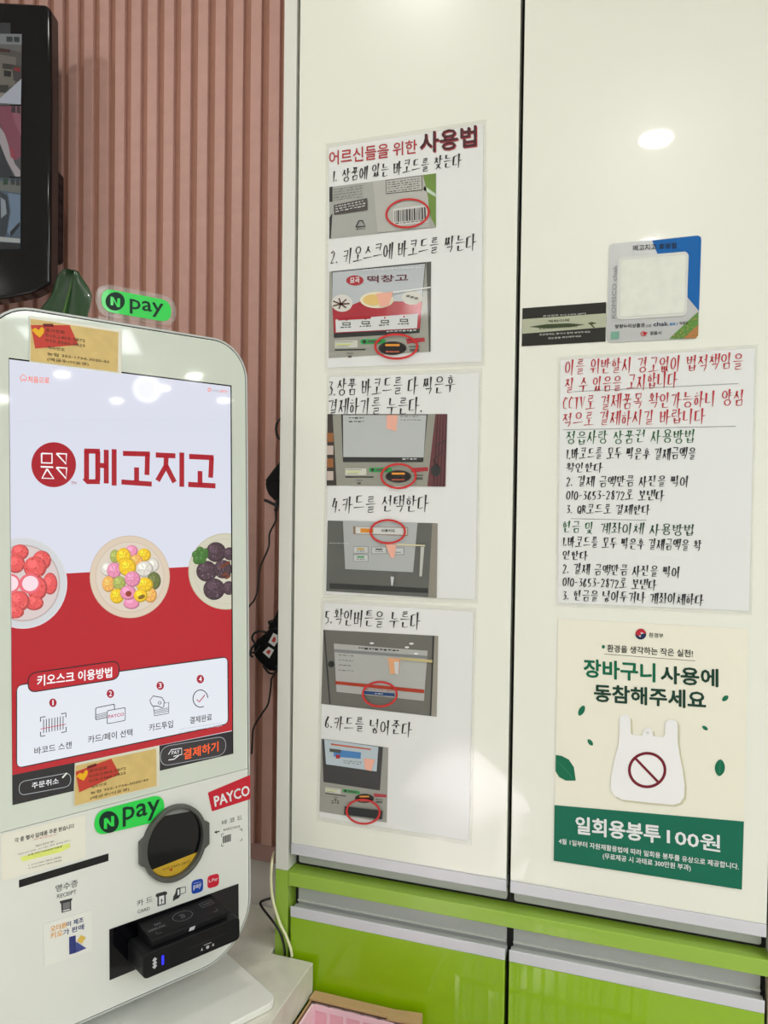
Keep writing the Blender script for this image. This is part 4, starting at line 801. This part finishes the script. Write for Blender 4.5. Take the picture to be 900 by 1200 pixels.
for a in ((.0045, -.4372), (.0045, -.4448)): m.poly(RF, [(a[0]-.003, a[1]), (a[0], a[1]+.0028), (a[0]+.003, a[1]), (a[0], a[1]-.0028)], WG, .0002)
m.poly(RF, [(.0015, -.4410), (.0045, -.4385), (.0075, -.4410), (.0045, -.4436)], WG, .0003)
for u in (.0640, .0790): m.poly(RF, [(u-.0015, -.4495), (u+.0015, -.4495), (u, -.4460)], WG, .0002)
m.poly(RF, rrect(.0697, -.4500, .0735, -.4466, .0006), WG, .0002); m.poly(RF, [(.0665, -.4440), (.0765, -.4440), (.0765, -.4446), (.0665, -.4446)], WG, .0002)
m.build('reader_marks', rdo)
# upper contactless pad: sloping top
m = MB(); ue = [(.0040, .1025)]; a, b_ = .0040, .1025
prof = [(.0012, -.4268), (.0375, -.4268), (.0385, -.4258), (.0385, -.4190), (.0370, -.4176), (.0012, -.4128)]
P3 = [KF.P(a, v_, w_) for w_, v_ in prof]+[KF.P(b_, v_, w_) for w_, v_ in prof]; n = len(prof)
m.add(P3, [[i, (i+1) % n, n+(i+1) % n, n+i] for i in range(n)]+[list(range(n))[::-1], [n+i for i in range(n)]], M_BLKM); pad = m.build('contactless_pad', kiosk, bevel=.0012)
tilt = V((0, 0, 0)); TFm = Frame(KF.P(0, -.4176, .0370), KF.ex, (KF.P(0, -.4128, .0012)-KF.P(0, -.4176, .0370)))
m = MB(); DG_ = mat('pad_print', (120, 122, 126), .5, noise=.02)
m.ring(TFm, circle(.053, .019, .0125, .009), circle(.053, .019, .0120, .0085), DG_, .0003)
for k in range(3): m.line(TFm, [(.050+k*.002, .015), (.0515+k*.002, .019), (.050+k*.002, .023)], .0006, DG_, .0003)
text(m, TFm, 'PAY', (.0185, .0195), (.0265, .0195), (.0185, .0235), DG_, 0, .0003, False); text(m, TFm, 'SAMSUNG', (.0075, .013), (.0285, .013), (.0075, .0165), DG_, 0, .0003, False)
m.ring(TFm, rrect(.080, .020, .0965, .029, .001), rrect(.0804, .0204, .0961, .0286, .001), DG_, .0003); text(m, TFm, 'TOUCH', (.0825, .023), (.094, .023), (.0825, .026), DG_, 0, .0003, False)
for s_, x_ in ((1, .014), (-1, .093)): m.line(TFm, [(x_-s_*.0, .009), (x_, .005), (x_+s_*.006, .0045)], .0005, DG_, .0003)
m.build('pad_print', pad)
m = MB(); m.poly(KF, [(.0505, -.4246), (.0575, -.4246), (.0590, -.4205), (.0520, -.4205)], WG, .0388); m.build('card_mark', pad)

# stickers on the kiosk: each its own thing
def ktag(name, F, q, label, cat, m_, thick=.0003, r=None, grp=None):
    c = [F.px(*p) for p in q]; t = thing(name, F.P((c[2][0]+c[3][0])/2, min(c[2][1], c[3][1])), label, cat, grp)
    m = MB(); m.prism(F, [F.px(*p) for p in (rq(q, r) if r else q)], 0, thick, m_); m.build('sticker_base', t); return t, F.of(thick+.0001)
KT = KF.of(.0012); KLo = KF.of(.0006)
for q, lab in ((zp(Z(30, 365, 7.5), [(36, 38), (848, 165), (842, 548), (34, 446)]), 'yellow account card taped above the kiosk screen'), (zp(ZD, [(272, 417), (580, 352), (582, 500), (267, 577)]), 'yellow account card taped across the bottom edge of the kiosk screen')):
    t = thing('account_card', KT.P(*KT.px(*q[3])), lab, 'card', 'yellow account cards')
    def s(a, b_, q=q): return quad(q, a, b_)
    m = MB(); m.pp(KT, q, mat('card_laminate', (222, 220, 204), .25, noise=.01)); m.build('laminate', t)
    m = MB(); m.pp(KT, [s(.01, .06), s(.96, .06), s(.96, .97), s(.01, .97)], mat('kraft_yellow', (212, 184, 116), .5, noise=.09, scale=60), .0003); m.build('card', t)
    m = MB(); m.pp(KT, [s(.01, .20), s(.43, .07), s(.53, .48), s(.06, .69)], ink(196, 64, 52), .0005); tag(m.build('red_patch', t), 'printed red slanted patch')
    m = MB(); hq = [(.02, .30), (.06, .24), (.095, .28), (.13, .20), (.155, .24), (.15, .33), (.11, .44), (.06, .38)]; m.pp(KT, [s(*p) for p in hq], ink(236, 178, 30), .0007); tag(m.build('heart', t), 'yellow heart')
    m = MB()
    for tt, x0, x1, y0, y1 in (('문의전화', .17, .38, .215, .29), ('010.2403.2872', .17, .60, .34, .40), ('010.3366.3825', .17, .60, .45, .51), ('계좌번호', .19, .38, .595, .665), ('농협 352-1734-3020-43', .19, .86, .73, .80), ('(예금주/이효영)', .19, .64, .85, .93)):
        text(m, KT, tt, s(x0, y1), s(x1, y1), s(x0, y0), ink(74, 62, 40), .003, .0009)
    m.pp(KT, [s(.14, .13), s(.25, .10), s(.26, .16), s(.15, .19)], ink(110, 34, 34), .0009); m.build('lettering', t)
q = zp(Z6, [(10, 238), (632, 90), (633, 410), (10, 586)])
t, F = ktag('order_notice', KLo, q, 'small white notice with a yellow highlighted line, above the receipt slot', 'notice', mat('notice_cream', (230, 228, 214), .5, noise=.01))
m = MB(); m.pp(F, zp(Z6, [(150, 408), (515, 302), (520, 335), (440, 372), (165, 440)]), mat('highlighter', (222, 232, 120), .6, noise=.05, scale=80)); tag(m.build('highlight', t), 'yellow highlighter stroke')
m = MB(); z = Z6
for tt, bl, br, tl, c_, bo in (('각 종 행사 답례품 주문 받습니다', (108, 302), (548, 190), (108, 268), ink(40, 38, 36), .012), ('- 사전 예약 필수입니다 -', (235, 286), (430, 240), (235, 276), ink(200, 50, 40), 0), ('정읍시 중앙로 매장', (262, 332), (400, 296), (262, 318), ink(90, 90, 84), 0),
    ('Open am 10:00 - pm 7:00 ( 매주 일요일 휴무 )', (134, 392), (520, 288), (134, 380), ink(70, 70, 66), 0), ('농협 352173430204 이효영', (206, 398), (458, 334), (206, 384), ink(50, 50, 40), .006), ('1. 010 2403 2872 (매장)', (210, 474), (455, 412), (210, 462), ink(44, 44, 44), .006), ('2. 010 3366 3825 (매장)', (210, 496), (455, 436), (210, 484), ink(44, 44, 44), .006)):
    tx(m, F, z, tt, bl, br, tl, c_, bo, .0003)
m.build('lettering', t)
z = Z(0, 1040, 6.923); q = zp(z, [(350, 300), (742, 180), (746, 510), (358, 642)])
t, F = ktag('maker_sticker', KLo, q, 'small white sticker with orange and navy lettering under the receipt mark', 'sticker', mat('sticker_white', (228, 229, 222), .4, noise=.01))
m = MB(); NV = ink(48, 58, 120); OG = ink(226, 160, 60)
for tt, bl, br, tl, c_ in (('오더원', (410, 362), (537, 324), (410, 316), OG), ('이 제조', (541, 322), (676, 280), (541, 280), NV), ('키오', (410, 420), (508, 390), (410, 370), OG), ('가 판매', (512, 390), (680, 338), (512, 346), NV)): tx(m, F, z, tt, bl, br, tl, c_, .02, .0002)
m.build('lettering', t)
m = MB(); zq(m, F, z, [(560, 402), (614, 388), (616, 530), (606, 532), (562, 544)], NV, .0002); zq(m, F, z, [(616, 438), (700, 492), (616, 528)], ink(64, 76, 140), .0004); zq(m, F, z, [(655, 384), (696, 404), (662, 456), (622, 432)], ink(220, 186, 90), .0006); m.build('drawing', t)
zc = Z(0, 900, 2.5); q = zp(zc, [(277, 128), (481, 74), (481, 152), (277, 200)])
NG = mat('sign_green', (18, 212, 70), .35, coat=.4, noise=.01)
def npay(m, F, z, cx, cy, rx, ry, nb, pb, w=.0002):
    m.pp(F, zp(z, circle(cx, cy, rx, ry, 30)), ink(12, 44, 34), w)
    a, b_, c_, d = nb; g = [(a, b_), (a, d)], [(c_, b_), (c_, d)]                 # the N: two stems and a diagonal
    sk = nb_sk
    th = (c_-a)*.30
    m.pp(F, zp(z, [(a, b_), (a+th, b_+sk*th), (c_-th, d-th*1.0+sk*(c_-a)), (c_-th, b_+sk*(c_-a)), (c_, b_+sk*(c_-a)), (c_, d+sk*(c_-a)), (c_-th, d+sk*(c_-a)), (a+th, b_+th*1.3), (a+th, d), (a, d)]), NG, w+.0003)
    text(m, F, 'pay', z(*pb[0]), z(*pb[1]), z(*pb[2]), ink(14, 48, 36), .014, w+.0001)
t, F = ktag('payment_sticker', KLo.of(.0009), q, 'bright green pill-shaped payment sticker below the kiosk screen', 'sticker', NG, r=.5)
nb_sk = -.25
m = MB(); npay(m, F, zc, 319, 158, 29, 32, (304, 148, 334, 178), ((360, 172), (467, 146), (360, 116))); m.build('lettering', t)
q = zp(zc, [(609, 72), (733, 20), (733, 91), (621, 127)])
t, F = ktag('payment_sticker', KLo, q, 'red slanted payment sticker at the right edge of the kiosk', 'sticker', ink(198, 34, 52), r=.06)
m = MB(); tx(m, F, zc, 'PAYCO', (630, 113), (732, 78), (626, 84), P_WHITE, .03, .0003); m.build('lettering', t)

# clear acrylic sign standing on the kiosk
t = thing('acrylic_payment_sign', KF.P(.0105, .2977, -.022), 'clear acrylic stand with a green pill-shaped payment sign on top of the kiosk', 'sign')
AF = KF.of(-.020); zt = Z(0, 300, 3.913)
m = MB(); m.prism(KF, rrect(-.036, .2977, .056, .3032, .002), -.036, -.008, M_ACR); m.build('stand', t, bevel=.0008)
m = MB(); m.prism(AF, [AF.px(*p) for p in rq(zp(zt, [(436, 120), (806, 190), (806, 328), (446, 272)]), .5)], -.003, .002, M_ACR); m.build('acrylic_plate', t, bevel=.0006)
m = MB(); G_F = AF.of(.0024); m.prism(G_F, [G_F.px(*p) for p in rq(zp(zt, [(464, 146), (785, 206), (784, 306), (466, 252)]), .5)], 0, .0003, NG); m.build('green_panel', t)
nb_sk = .2
G_F = G_F.of(.0004); m = MB(); npay(m, G_F, zt, 528, 208, 44, 42, (506, 186, 550, 226), ((596, 262), (748, 284), (596, 196))); m.build('lettering', t)
# ------------------------------------------------------------------ monitor on the fluted wall
_ty = .36
TVo = V((-.869, .955, 1.5))
TF = Frame(TVo, (math.cos(_ty), math.sin(_ty), 0), (0, 0, 1))
tv = thing('security_monitor', TF.P(-.33, .30, -.05), 'black wall-mounted security monitor with a split camera picture, cut off by the left edge', 'monitor')
m = MB()
bot = [(-.66+.665*i/24, .318-.044*math.sin(math.pi*min(1, max(0, (i/24)))) ** .55 if 0 < i < 24 else .318) for i in range(25)]
top = [(.004, .734), (-.004, .741), (-.33, .746), (-.648, .741), (-.656, .734)]
m.prism(TF, bot+[(.0055, .60)]+top, -.034, .0, M_BLKG); m.build('bezel', tv, bevel=.006, seg=3)
m = MB(); m.prism(TF, [(-.62, .33), (-.022, .335), (-.020, .70), (-.62, .70)], -.060, -.03, M_BLK); m.build('back_cover', tv, bevel=.008)
m = MB(); m.prism(TF, rrect(-.03, .362, .005, .506, .008), -.055, -.026, M_BLK)
m.build('speaker_box', tv, bevel=.003)
m = MB()
for i in range(5): m.prism(TF, rrect(.0005, .389+i*.022, .0055, .397+i*.022, .001), -.048, -.032, M_BLKM)
for o_ in (m.build('button_row', tv),): tag(o_, kind=None)
m = MB(); P0_, P1_ = TF.P(-.36, .52, -.058), V((-1.22, WY-.008, 2.02)); m.tube([P0_, P1_], .022, M_BLK, 10); m.prism(Frame(V((-1.22, WY-.008, 2.02)), (1, 0, 0), (0, 0, 1)), rrect(-.07, -.07, .07, .07, .01), 0, .006, M_BLK); m.build('wall_bracket', tv)
TS = TF.of(.0005)
m = MB(); m.poly(TS, [(-.60, .377), (-.0575, .377), (-.0555, .710), (-.60, .710)], scr(70, 74, 78, .3)); ts = m.build('screen', tv); tag(ts, 'lit screen split into camera pictures')
T1 = Z(0, 0, 2.5)
def tvp(name, rows, lab):
    m = MB()
    for i, (pts, c) in enumerate(rows): m.pp(TS, zp(T1, pts), scr(*c, .42), .0002+i*.0001)
    tag(m.build(name, ts), lab)
tvp('camera_picture', [([(-200, 96), (64, 100), (62, 307), (-200, 307)], (120, 118, 116)), ([(-200, 96), (64, 100), (64, 132), (-200, 122)], (150, 152, 154)), ([(0, 140), (62, 154), (62, 300), (0, 300)], (96, 92, 88)),
    ([(0, 160), (48, 168), (44, 250), (0, 262)], (132, 126, 116)), ([(0, 142), (30, 146), (30, 154), (0, 152)], (70, 20, 24)), ([(8, 186), (40, 190), (40, 205), (8, 202)], (60, 58, 56)), ([(36, 190), (62, 196), (62, 240), (40, 236)], (74, 70, 72)), ([(12, 206), (34, 210), (32, 226), (12, 224)], (30, 30, 32)),
    ([(42, 198), (60, 200), (60, 212), (42, 208)], (150, 40, 46)), ([(0, 250), (26, 250), (22, 268), (0, 272)], (60, 56, 54)), ([(0, 272), (24, 276), (10, 298), (0, 300)], (160, 150, 140)), ([(0, 290), (64, 232), (62, 307), (0, 303)], (206, 212, 222)),
    ([(20, 108), (38, 109), (38, 124), (20, 123)], (52, 60, 64)), ([(42, 109), (58, 110), (58, 125), (42, 124)], (52, 60, 64))], 'camera picture of shelves and a white counter')
tvp('camera_picture', [([(-200, 311), (62, 311), (61, 518), (-200, 518)], (96, 94, 100)), ([(0, 311), (62, 311), (61, 460), (46, 470), (20, 420), (0, 360)], (154, 82, 102)), ([(30, 311), (62, 311), (62, 400), (44, 360)], (172, 106, 122)), ([(0, 372), (14, 392), (30, 440), (44, 480), (60, 500), (60, 518), (46, 518), (20, 470), (0, 420)], (196, 186, 188)),
    ([(0, 420), (18, 470), (40, 518), (0, 518)], (52, 58, 66)), ([(26, 430), (42, 440), (44, 470), (32, 460)], (176, 74, 90)), ([(34, 312), (46, 312), (46, 332), (34, 330)], (60, 56, 60)), ([(50, 312), (60, 312), (60, 334), (50, 332)], (74, 60, 66))], 'camera picture with a dusky pink area')
tvp('camera_picture', [([(-200, 522), (61, 522), (60, 730), (-200, 730)], (92, 110, 126)), ([(0, 530), (61, 530), (60, 566), (0, 558)], (126, 128, 122)), ([(0, 560), (22, 575), (28, 620), (18, 690), (0, 700)], (60, 70, 78)), ([(2, 578), (16, 588), (20, 626), (4, 640)], (166, 178, 186)), ([(24, 566), (60, 572), (60, 650), (30, 690), (22, 680), (32, 620)], (130, 152, 176)),
    ([(30, 680), (58, 650), (58, 662), (32, 694)], (36, 40, 46)), ([(0, 694), (60, 700), (60, 712), (0, 708)], (200, 204, 200)), ([(0, 710), (60, 714), (60, 730), (0, 730)], (34, 38, 44)), ([(10, 524), (24, 524), (24, 542), (10, 542)], (50, 84, 64)), ([(32, 524), (44, 524), (44, 542), (32, 542)], (64, 70, 72)), ([(48, 524), (59, 524), (59, 544), (48, 544)], (64, 70, 72))], 'camera picture of pale tables')

# ------------------------------------------------------------------ plant behind the kiosk
pot = V((-.815, .905, CZ))
plant = thing('potted_plant', pot, 'broad dark green leaf of a plant rising behind the kiosk', 'plant')
m = MB(); m.tube([pot+V((0, 0, z_)) for z_ in (.001, .01, .09, .105, .110, .104, .092)], [.040, .043, .055, .060, .060, .053, .050], mat('pot_white', (214, 212, 206), .4, noise=.02), 24, False)
m.add([pot+V((.0435*math.cos(a), .0435*math.sin(a), .0015)) for a in [i*math.pi/8 for i in range(16)]], [list(range(16))], MATS['pot_white']); m.build('pot', plant, smooth=True)
m = MB(); m.add([pot+V((.0515*math.cos(a), .0515*math.sin(a), .090)) for a in [i*math.pi/8 for i in range(16)]], [list(range(16))], mat('soil', (60, 46, 36), .9, noise=.3, scale=60, bump=.4)); m.build('soil', plant)
LY = .895
LM = mat('leaf_green', (26, 62, 28), .28, coat=.5, noise=.18, scale=14, bump=.05)
def leafpt(x, y, d=0): p = at(x, y, LY); return p+V((0, d, 0))
rows = [((84, 317.5), (88, 317), (92, 318.5)), ((76, 319), (88, 320), (97, 320)), ((68, 330), (86, 328), (99, 326)), ((63, 342), (83, 340), (105, 336)), ((58, 352), (80, 352), (109, 346)), ((50, 363), (77, 364), (109, 360)), ((44, 378), (74, 379), (106, 377)), ((40, 400), (72, 400), (101, 400)), ((44, 424), (72, 424), (94, 424)), ((56, 446), (72, 446), (84, 446)), ((71, 462), (73, 464), (75, 462))]
m = MB(); vs = []; N_ = 6
for li, (l, c, r) in enumerate(rows):
    for j in range(-N_, N_+1):
        t_ = abs(j)/N_; q = lerp(c, l if j < 0 else r, t_); vs.append(leafpt(*q, -.020*math.sin(t_*1.6)+.016*t_*t_+.004*math.sin(li*1.3+j*.5)*t_))
K = 2*N_+1; fs = [[i*K+j, i*K+j+1, (i+1)*K+j+1, (i+1)*K+j] for i in range(len(rows)-1) for j in range(K-1)]
m.add(vs, fs, LM); lf = m.build('leaf', plant, smooth=True); sd = lf.modifiers.new('thick', 'SOLIDIFY'); sd.thickness = .0008; lf.modifiers.new('sub', 'SUBSURF').levels = 1; lf.modifiers['sub'].render_levels = 2
m = MB(); m.tube([leafpt(*c, -.0016) for l, c, r in rows], [.0008+.0002*i for i in range(len(rows))], mat('leaf_rib', (84, 122, 50), .4, noise=.08), 8); tag(m.build('midrib', lf, smooth=True), 'paler green midrib')
e_ = leafpt(73, 462)
m = MB(); m.tube(spline([e_, e_+V((.0, .004, -.15)), V((pot.x+.01, pot.y, CZ+.35)), V((pot.x, pot.y, CZ+.09))]), [.003+.00015*i for i in range(19)], mat('stem_green', (58, 92, 44), .5, noise=.1), 8); m.build('stem', plant, smooth=True)

# ------------------------------------------------------------------ adapters and cables between kiosk and cabinet
def cable(name, pts, r, m_, label, cat='cable', flat=None):
    m = MB(); m.tube(spline(pts), r, m_, 8); o = m.build(name, smooth=True); return tag(o, label, cat)
CB = mat('cable_black', (14, 14, 15), .45, noise=.05); CC = mat('cable_cream', (232, 230, 190), .4, noise=.02)
t = thing('power_adapter', at(322, 590, 1.0), 'black plug adapter stuck beside the cabinet edge, upper of the two', 'adapter')
AF2 = Frame((0, .992, 1.5), (1, 0, 0), (0, 0, 1))
m = MB(); m.prism(AF2, [AF2.px(*p) for p in [(336, 532), (329, 538), (320, 549), (311, 561), (310, 567), (311, 573), (314, 580), (320, 586), (326, 589), (336, 589)]], -.026, .0, M_BLK); m.build('housing', t, bevel=.004, seg=3)
m = MB(); m.prism(AF2, [AF2.px(*p) for p in [(311, 562.2), (336, 562.2), (336, 563.2), (311, 563.2)]], 0, .0004, M_BLKG); m.build('seam_line', t)
m = MB(); m.tube(spline([at(x, y, .985) for x, y in ((310, 586), (315, 588), (321, 591), (326, 594))]), .0022, CB, 8); m.tube([at(326, 586, .990), at(323, 599, .990)], .0028, CB, 8); m.build('strain_relief', t, smooth=True)
m = MB(); lp = [at(329+5.5*math.cos(a), 503+12*math.sin(a), 1.0) for a in [i*math.pi/6 for i in range(13)]]; m.tube(lp, .0018, CB, 8, False); tag(m.build('cable_loop', smooth=True), 'small black cable loop peeking past the cabinet edge above the adapters', 'cable')
cable('power_cable', [at(x, y, d) for x, y, d in ((323, 598, .990), (323, 610, .995), (316, 625, 1.0), (315, 640, 1.0), (309, 655, 1.0), (304, 668, 1.0), (302, 690, 1.0), (298, 703, 1.0), (290, 714, 1.0), (280, 740, .99), (276, 800, .985))], .0014, CB, 'thin black cable running down from the upper adapter')
t = thing('power_adapter', at(312, 832, 1.0), 'lower black adapter bundle with two small white labels, between kiosk and cabinet', 'adapter')
B6 = Z(290, 680, 6)
m = MB(); m.prism(AF2, [AF2.px(*p) for p in zp(B6, [(270, 300), (215, 330), (150, 340), (118, 372), (60, 420), (38, 470), (40, 530), (70, 570), (112, 612), (150, 640), (190, 640), (270, 640)])], -.024, .0, M_BLK); m.build('housing', t, bevel=.004, seg=3)
m = MB(); m.prism(AF2, [AF2.px(*p) for p in zp(B6, [(270, 120), (222, 130), (210, 200), (190, 250), (165, 295), (150, 290), (136, 285), (134, 300), (145, 318), (135, 345), (270, 345)])], -.018, -.002, M_BLK); m.build('plug', t, bevel=.003)
LB = ink(206, 206, 204)
for q in ([(183, 370), (214, 385), (213, 432), (190, 466), (148, 436)], [(150, 466), (188, 490), (155, 548), (108, 506)]):
    m = MB(); m.pp(AF2, zp(B6, q), LB, .0006); c = [sum(p[0] for p in q)/len(q), sum(p[1] for p in q)/len(q)]; m.pp(AF2, [B6(c[0]+(x-c[0])*.45, c[1]+(y-c[1])*.45) for x, y in q], ink(180, 60, 56), .0009); tag(m.build('label_patch', t), 'small white label with red print')
m = MB()
for pts in ([(130, 365), (80, 360), (45, 375), (32, 410), (50, 440)], [(60, 440), (30, 480), (28, 510), (60, 500), (90, 460)], [(110, 600), (150, 650), (190, 655), (212, 630), (205, 600)], [(40, 540), (20, 520), (30, 470)]):
    m.tube(spline([at(*B6(x, y), .988) for x, y in pts]), .0016, CB, 8)
m.build('cable_coil', t, smooth=True)
cable('power_cable', [at(*B6(x, y), .995) for x, y in ((205, 640), (170, 690), (165, 740), (155, 820), (140, 880), (100, 940), (55, 1010), (38, 1060), (34, 1130), (30, 1220))], .0014, CB, 'thin black cable running down from the lower adapter bundle')
M7 = Z(270, 970, 7.5)
cable('white_cable', [at(*M7(x, y), d) for x, y, d in ((384, 215, .99), (372, 262, .965), (362, 340, .953), (357, 440, .952), (363, 560, .952), (380, 660, .952), (405, 750, .952), (440, 850, .952), (480, 930, .952), (512, 1010, .952), (532, 1070, .9515), (542, 1130, .9525))], .0019, CC, 'cream coloured cable hanging over the green cabinet edge')
cable('black_cable', [at(*M7(x, y), d) for x, y, d in ((352, 620, .975), (300, 635, .97), (270, 650, .97), (264, 670, .97), (285, 710, .965), (340, 780, .958), (400, 860, .950), (440, 930, .950), (462, 1000, .950), (476, 1070, .9505), (478, 1120, .9525))], .0017, CB, 'black cable behind the cream cable at the counter corner')

# ------------------------------------------------------------------ box and crates in front of the green doors
CAR = mat('cardboard', (196, 160, 116), .75, noise=.05, scale=50); CRP = mat('pink_plastic', (255, 216, 226), .4, noise=.02)
t = thing('cardboard_box', (-.335, .86, 0.002), 'brown cardboard box standing against the green door beside the counter', 'box')
zt_ = .829
m = MB(); m.box(-.4080, -.2560, .9450, .9475, .002, zt_, CAR); m.box(-.4080, -.2560, .780, .7825, .002, zt_-.08, CAR); m.box(-.4080, -.4055, .7825, .9450, .002, zt_-.004, CAR); m.box(-.2585, -.2560, .7825, .9450, .002, zt_-.004, CAR); m.box(-.4080, -.2560, .7825, .945, .002, .006, CAR); m.build('box_body', t)
m = MB(); m.add([(-.4075, .9465, zt_+.0005), (-.290, .9465, zt_+.0005), (-.292, .929, zt_+.001), (-.4075, .929, zt_+.001)], [[0, 3, 2, 1]], CAR); o = m.build('flap', t); o.modifiers.new('t', 'SOLIDIFY').thickness = .0025
m = MB(); m.add([(-.290, .9465, zt_+.001), (-.256, .9465, zt_+.004), (-.252, .925, zt_+.004), (-.298, .925, zt_+.001)], [[0, 3, 2, 1]], CAR); o = m.build('flap', t); o.modifiers.new('t', 'SOLIDIFY').thickness = .0025
def crate(name, x0, x1, y0, y1, z0, z1, m_, label, nsl, rows_, solid=None, lab2=None):
    t = thing(name, ((x0+x1)/2, (y0+y1)/2, z0), label, 'crate')
    th = .003
    def wall(F, L):
        m = MB(); H = z1-z0; rh = H/(rows_)
        for r in range(rows_+1):
            c = min(H-.004, max(.004, r*rh)); m.prism(F, [(0, c-.004), (L, c-.004), (L, c+.004), (0, c+.004)], 0, th, m_)
        p = L/nsl
        for i in range(nsl+1):
            c = min(L-.0022, max(.0022, i*p)); m.prism(F, [(c-.0022, 0), (c+.0022, 0), (c+.0022, H), (c-.0022, H)], .0002, th-.0002, m_)
        if solid: m.prism(F, [(0, 0), (L, 0), (L, H), (0, H)], th*.2, th*.62, solid)
        o = m.build('slotted_wall', t)
    wall(Frame((x0, y1, z0), (1, 0, 0), (0, 0, 1)), x1-x0); wall(Frame((x0, y0+th, z0), (1, 0, 0), (0, 0, 1)), x1-x0)
    m = MB(); m.box(x0, x0+th, y0+th, y1-th, z0, z1, m_); m.box(x1-th, x1, y0+th, y1-th, z0, z1, m_); m.build('end_wall', t)
    m = MB(); m.box(x0, x1, y0, y1, z0, z0+.003, m_); m.build('crate_floor', t)
crate('pink_crate', -.402, -.262, .790, .9275, .012, .8265, CRP, 'pale pink slotted plastic crate standing inside the cardboard box', 6, 14, mat('pink_slot', (250, 190, 204), .5, noise=.02))
t2 = crate('white_crate', -.245, .02, .60, .80, .58, .845, mat('white_plastic', (232, 234, 232), .45, noise=.02), 'white slotted plastic crate, mirrored in the green cabinet door', 13, 4)
b = MB(); b.box(-.25, .025, .595, .805, .0, .578, M_CARC); tag(b.build('crate_stand', bevel=.002), 'white block carrying the white crate in front of the cabinet', 'stand')

# white bag on a stool, added out of view for its bright mirror image
b = MB(); b.box(-.75, -.33, -.72, -.38, .10, .30, M_CARC)
for x_, y_ in ((-.73, -.70), (-.37, -.70), (-.73, -.42), (-.37, -.42)): b.box(x_, x_+.03, y_, y_+.03, 0, .10, M_CARC)
tag(b.build('low_stool', bevel=.003), 'low white stool behind the viewer carrying the white carrier bag', 'stool')
rnd = random.Random(11); m = MB(); vs = []; NA, NR = 40, 18
for r in range(NR):
    t_ = r/(NR-1); prof_ = (.13+.06*math.sin(min(1, t_*1.5)*math.pi*.6))*(1-.75*max(0, t_-.62)/.38)
    for a in range(NA):
        an = 2*math.pi*a/NA; wr = 1+.10*math.sin(5*an+4*t_)+.07*math.sin(11*an-6*t_)+.05*math.sin(17*an+13*t_)+rnd.uniform(-.025, .025)
        vs.append((-.54+prof_*wr*math.cos(an), -.55+prof_*.72*wr*math.sin(an), .302+.36*t_))
m.add(vs, [[r*NA+a, r*NA+(a+1) % NA, (r+1)*NA+(a+1) % NA, (r+1)*NA+a] for r in range(NR-1) for a in range(NA)]+[list(range(NA))[::-1], [(NR-1)*NA+a for a in range(NA)]], mat('bag_white', (248, 240, 246), .35, noise=.02))
tag(m.build('reflection_bag', smooth=True), 'crumpled white carrier bag behind the viewer, seen mirrored low on the left cabinet door', 'bag')
set_all_type()
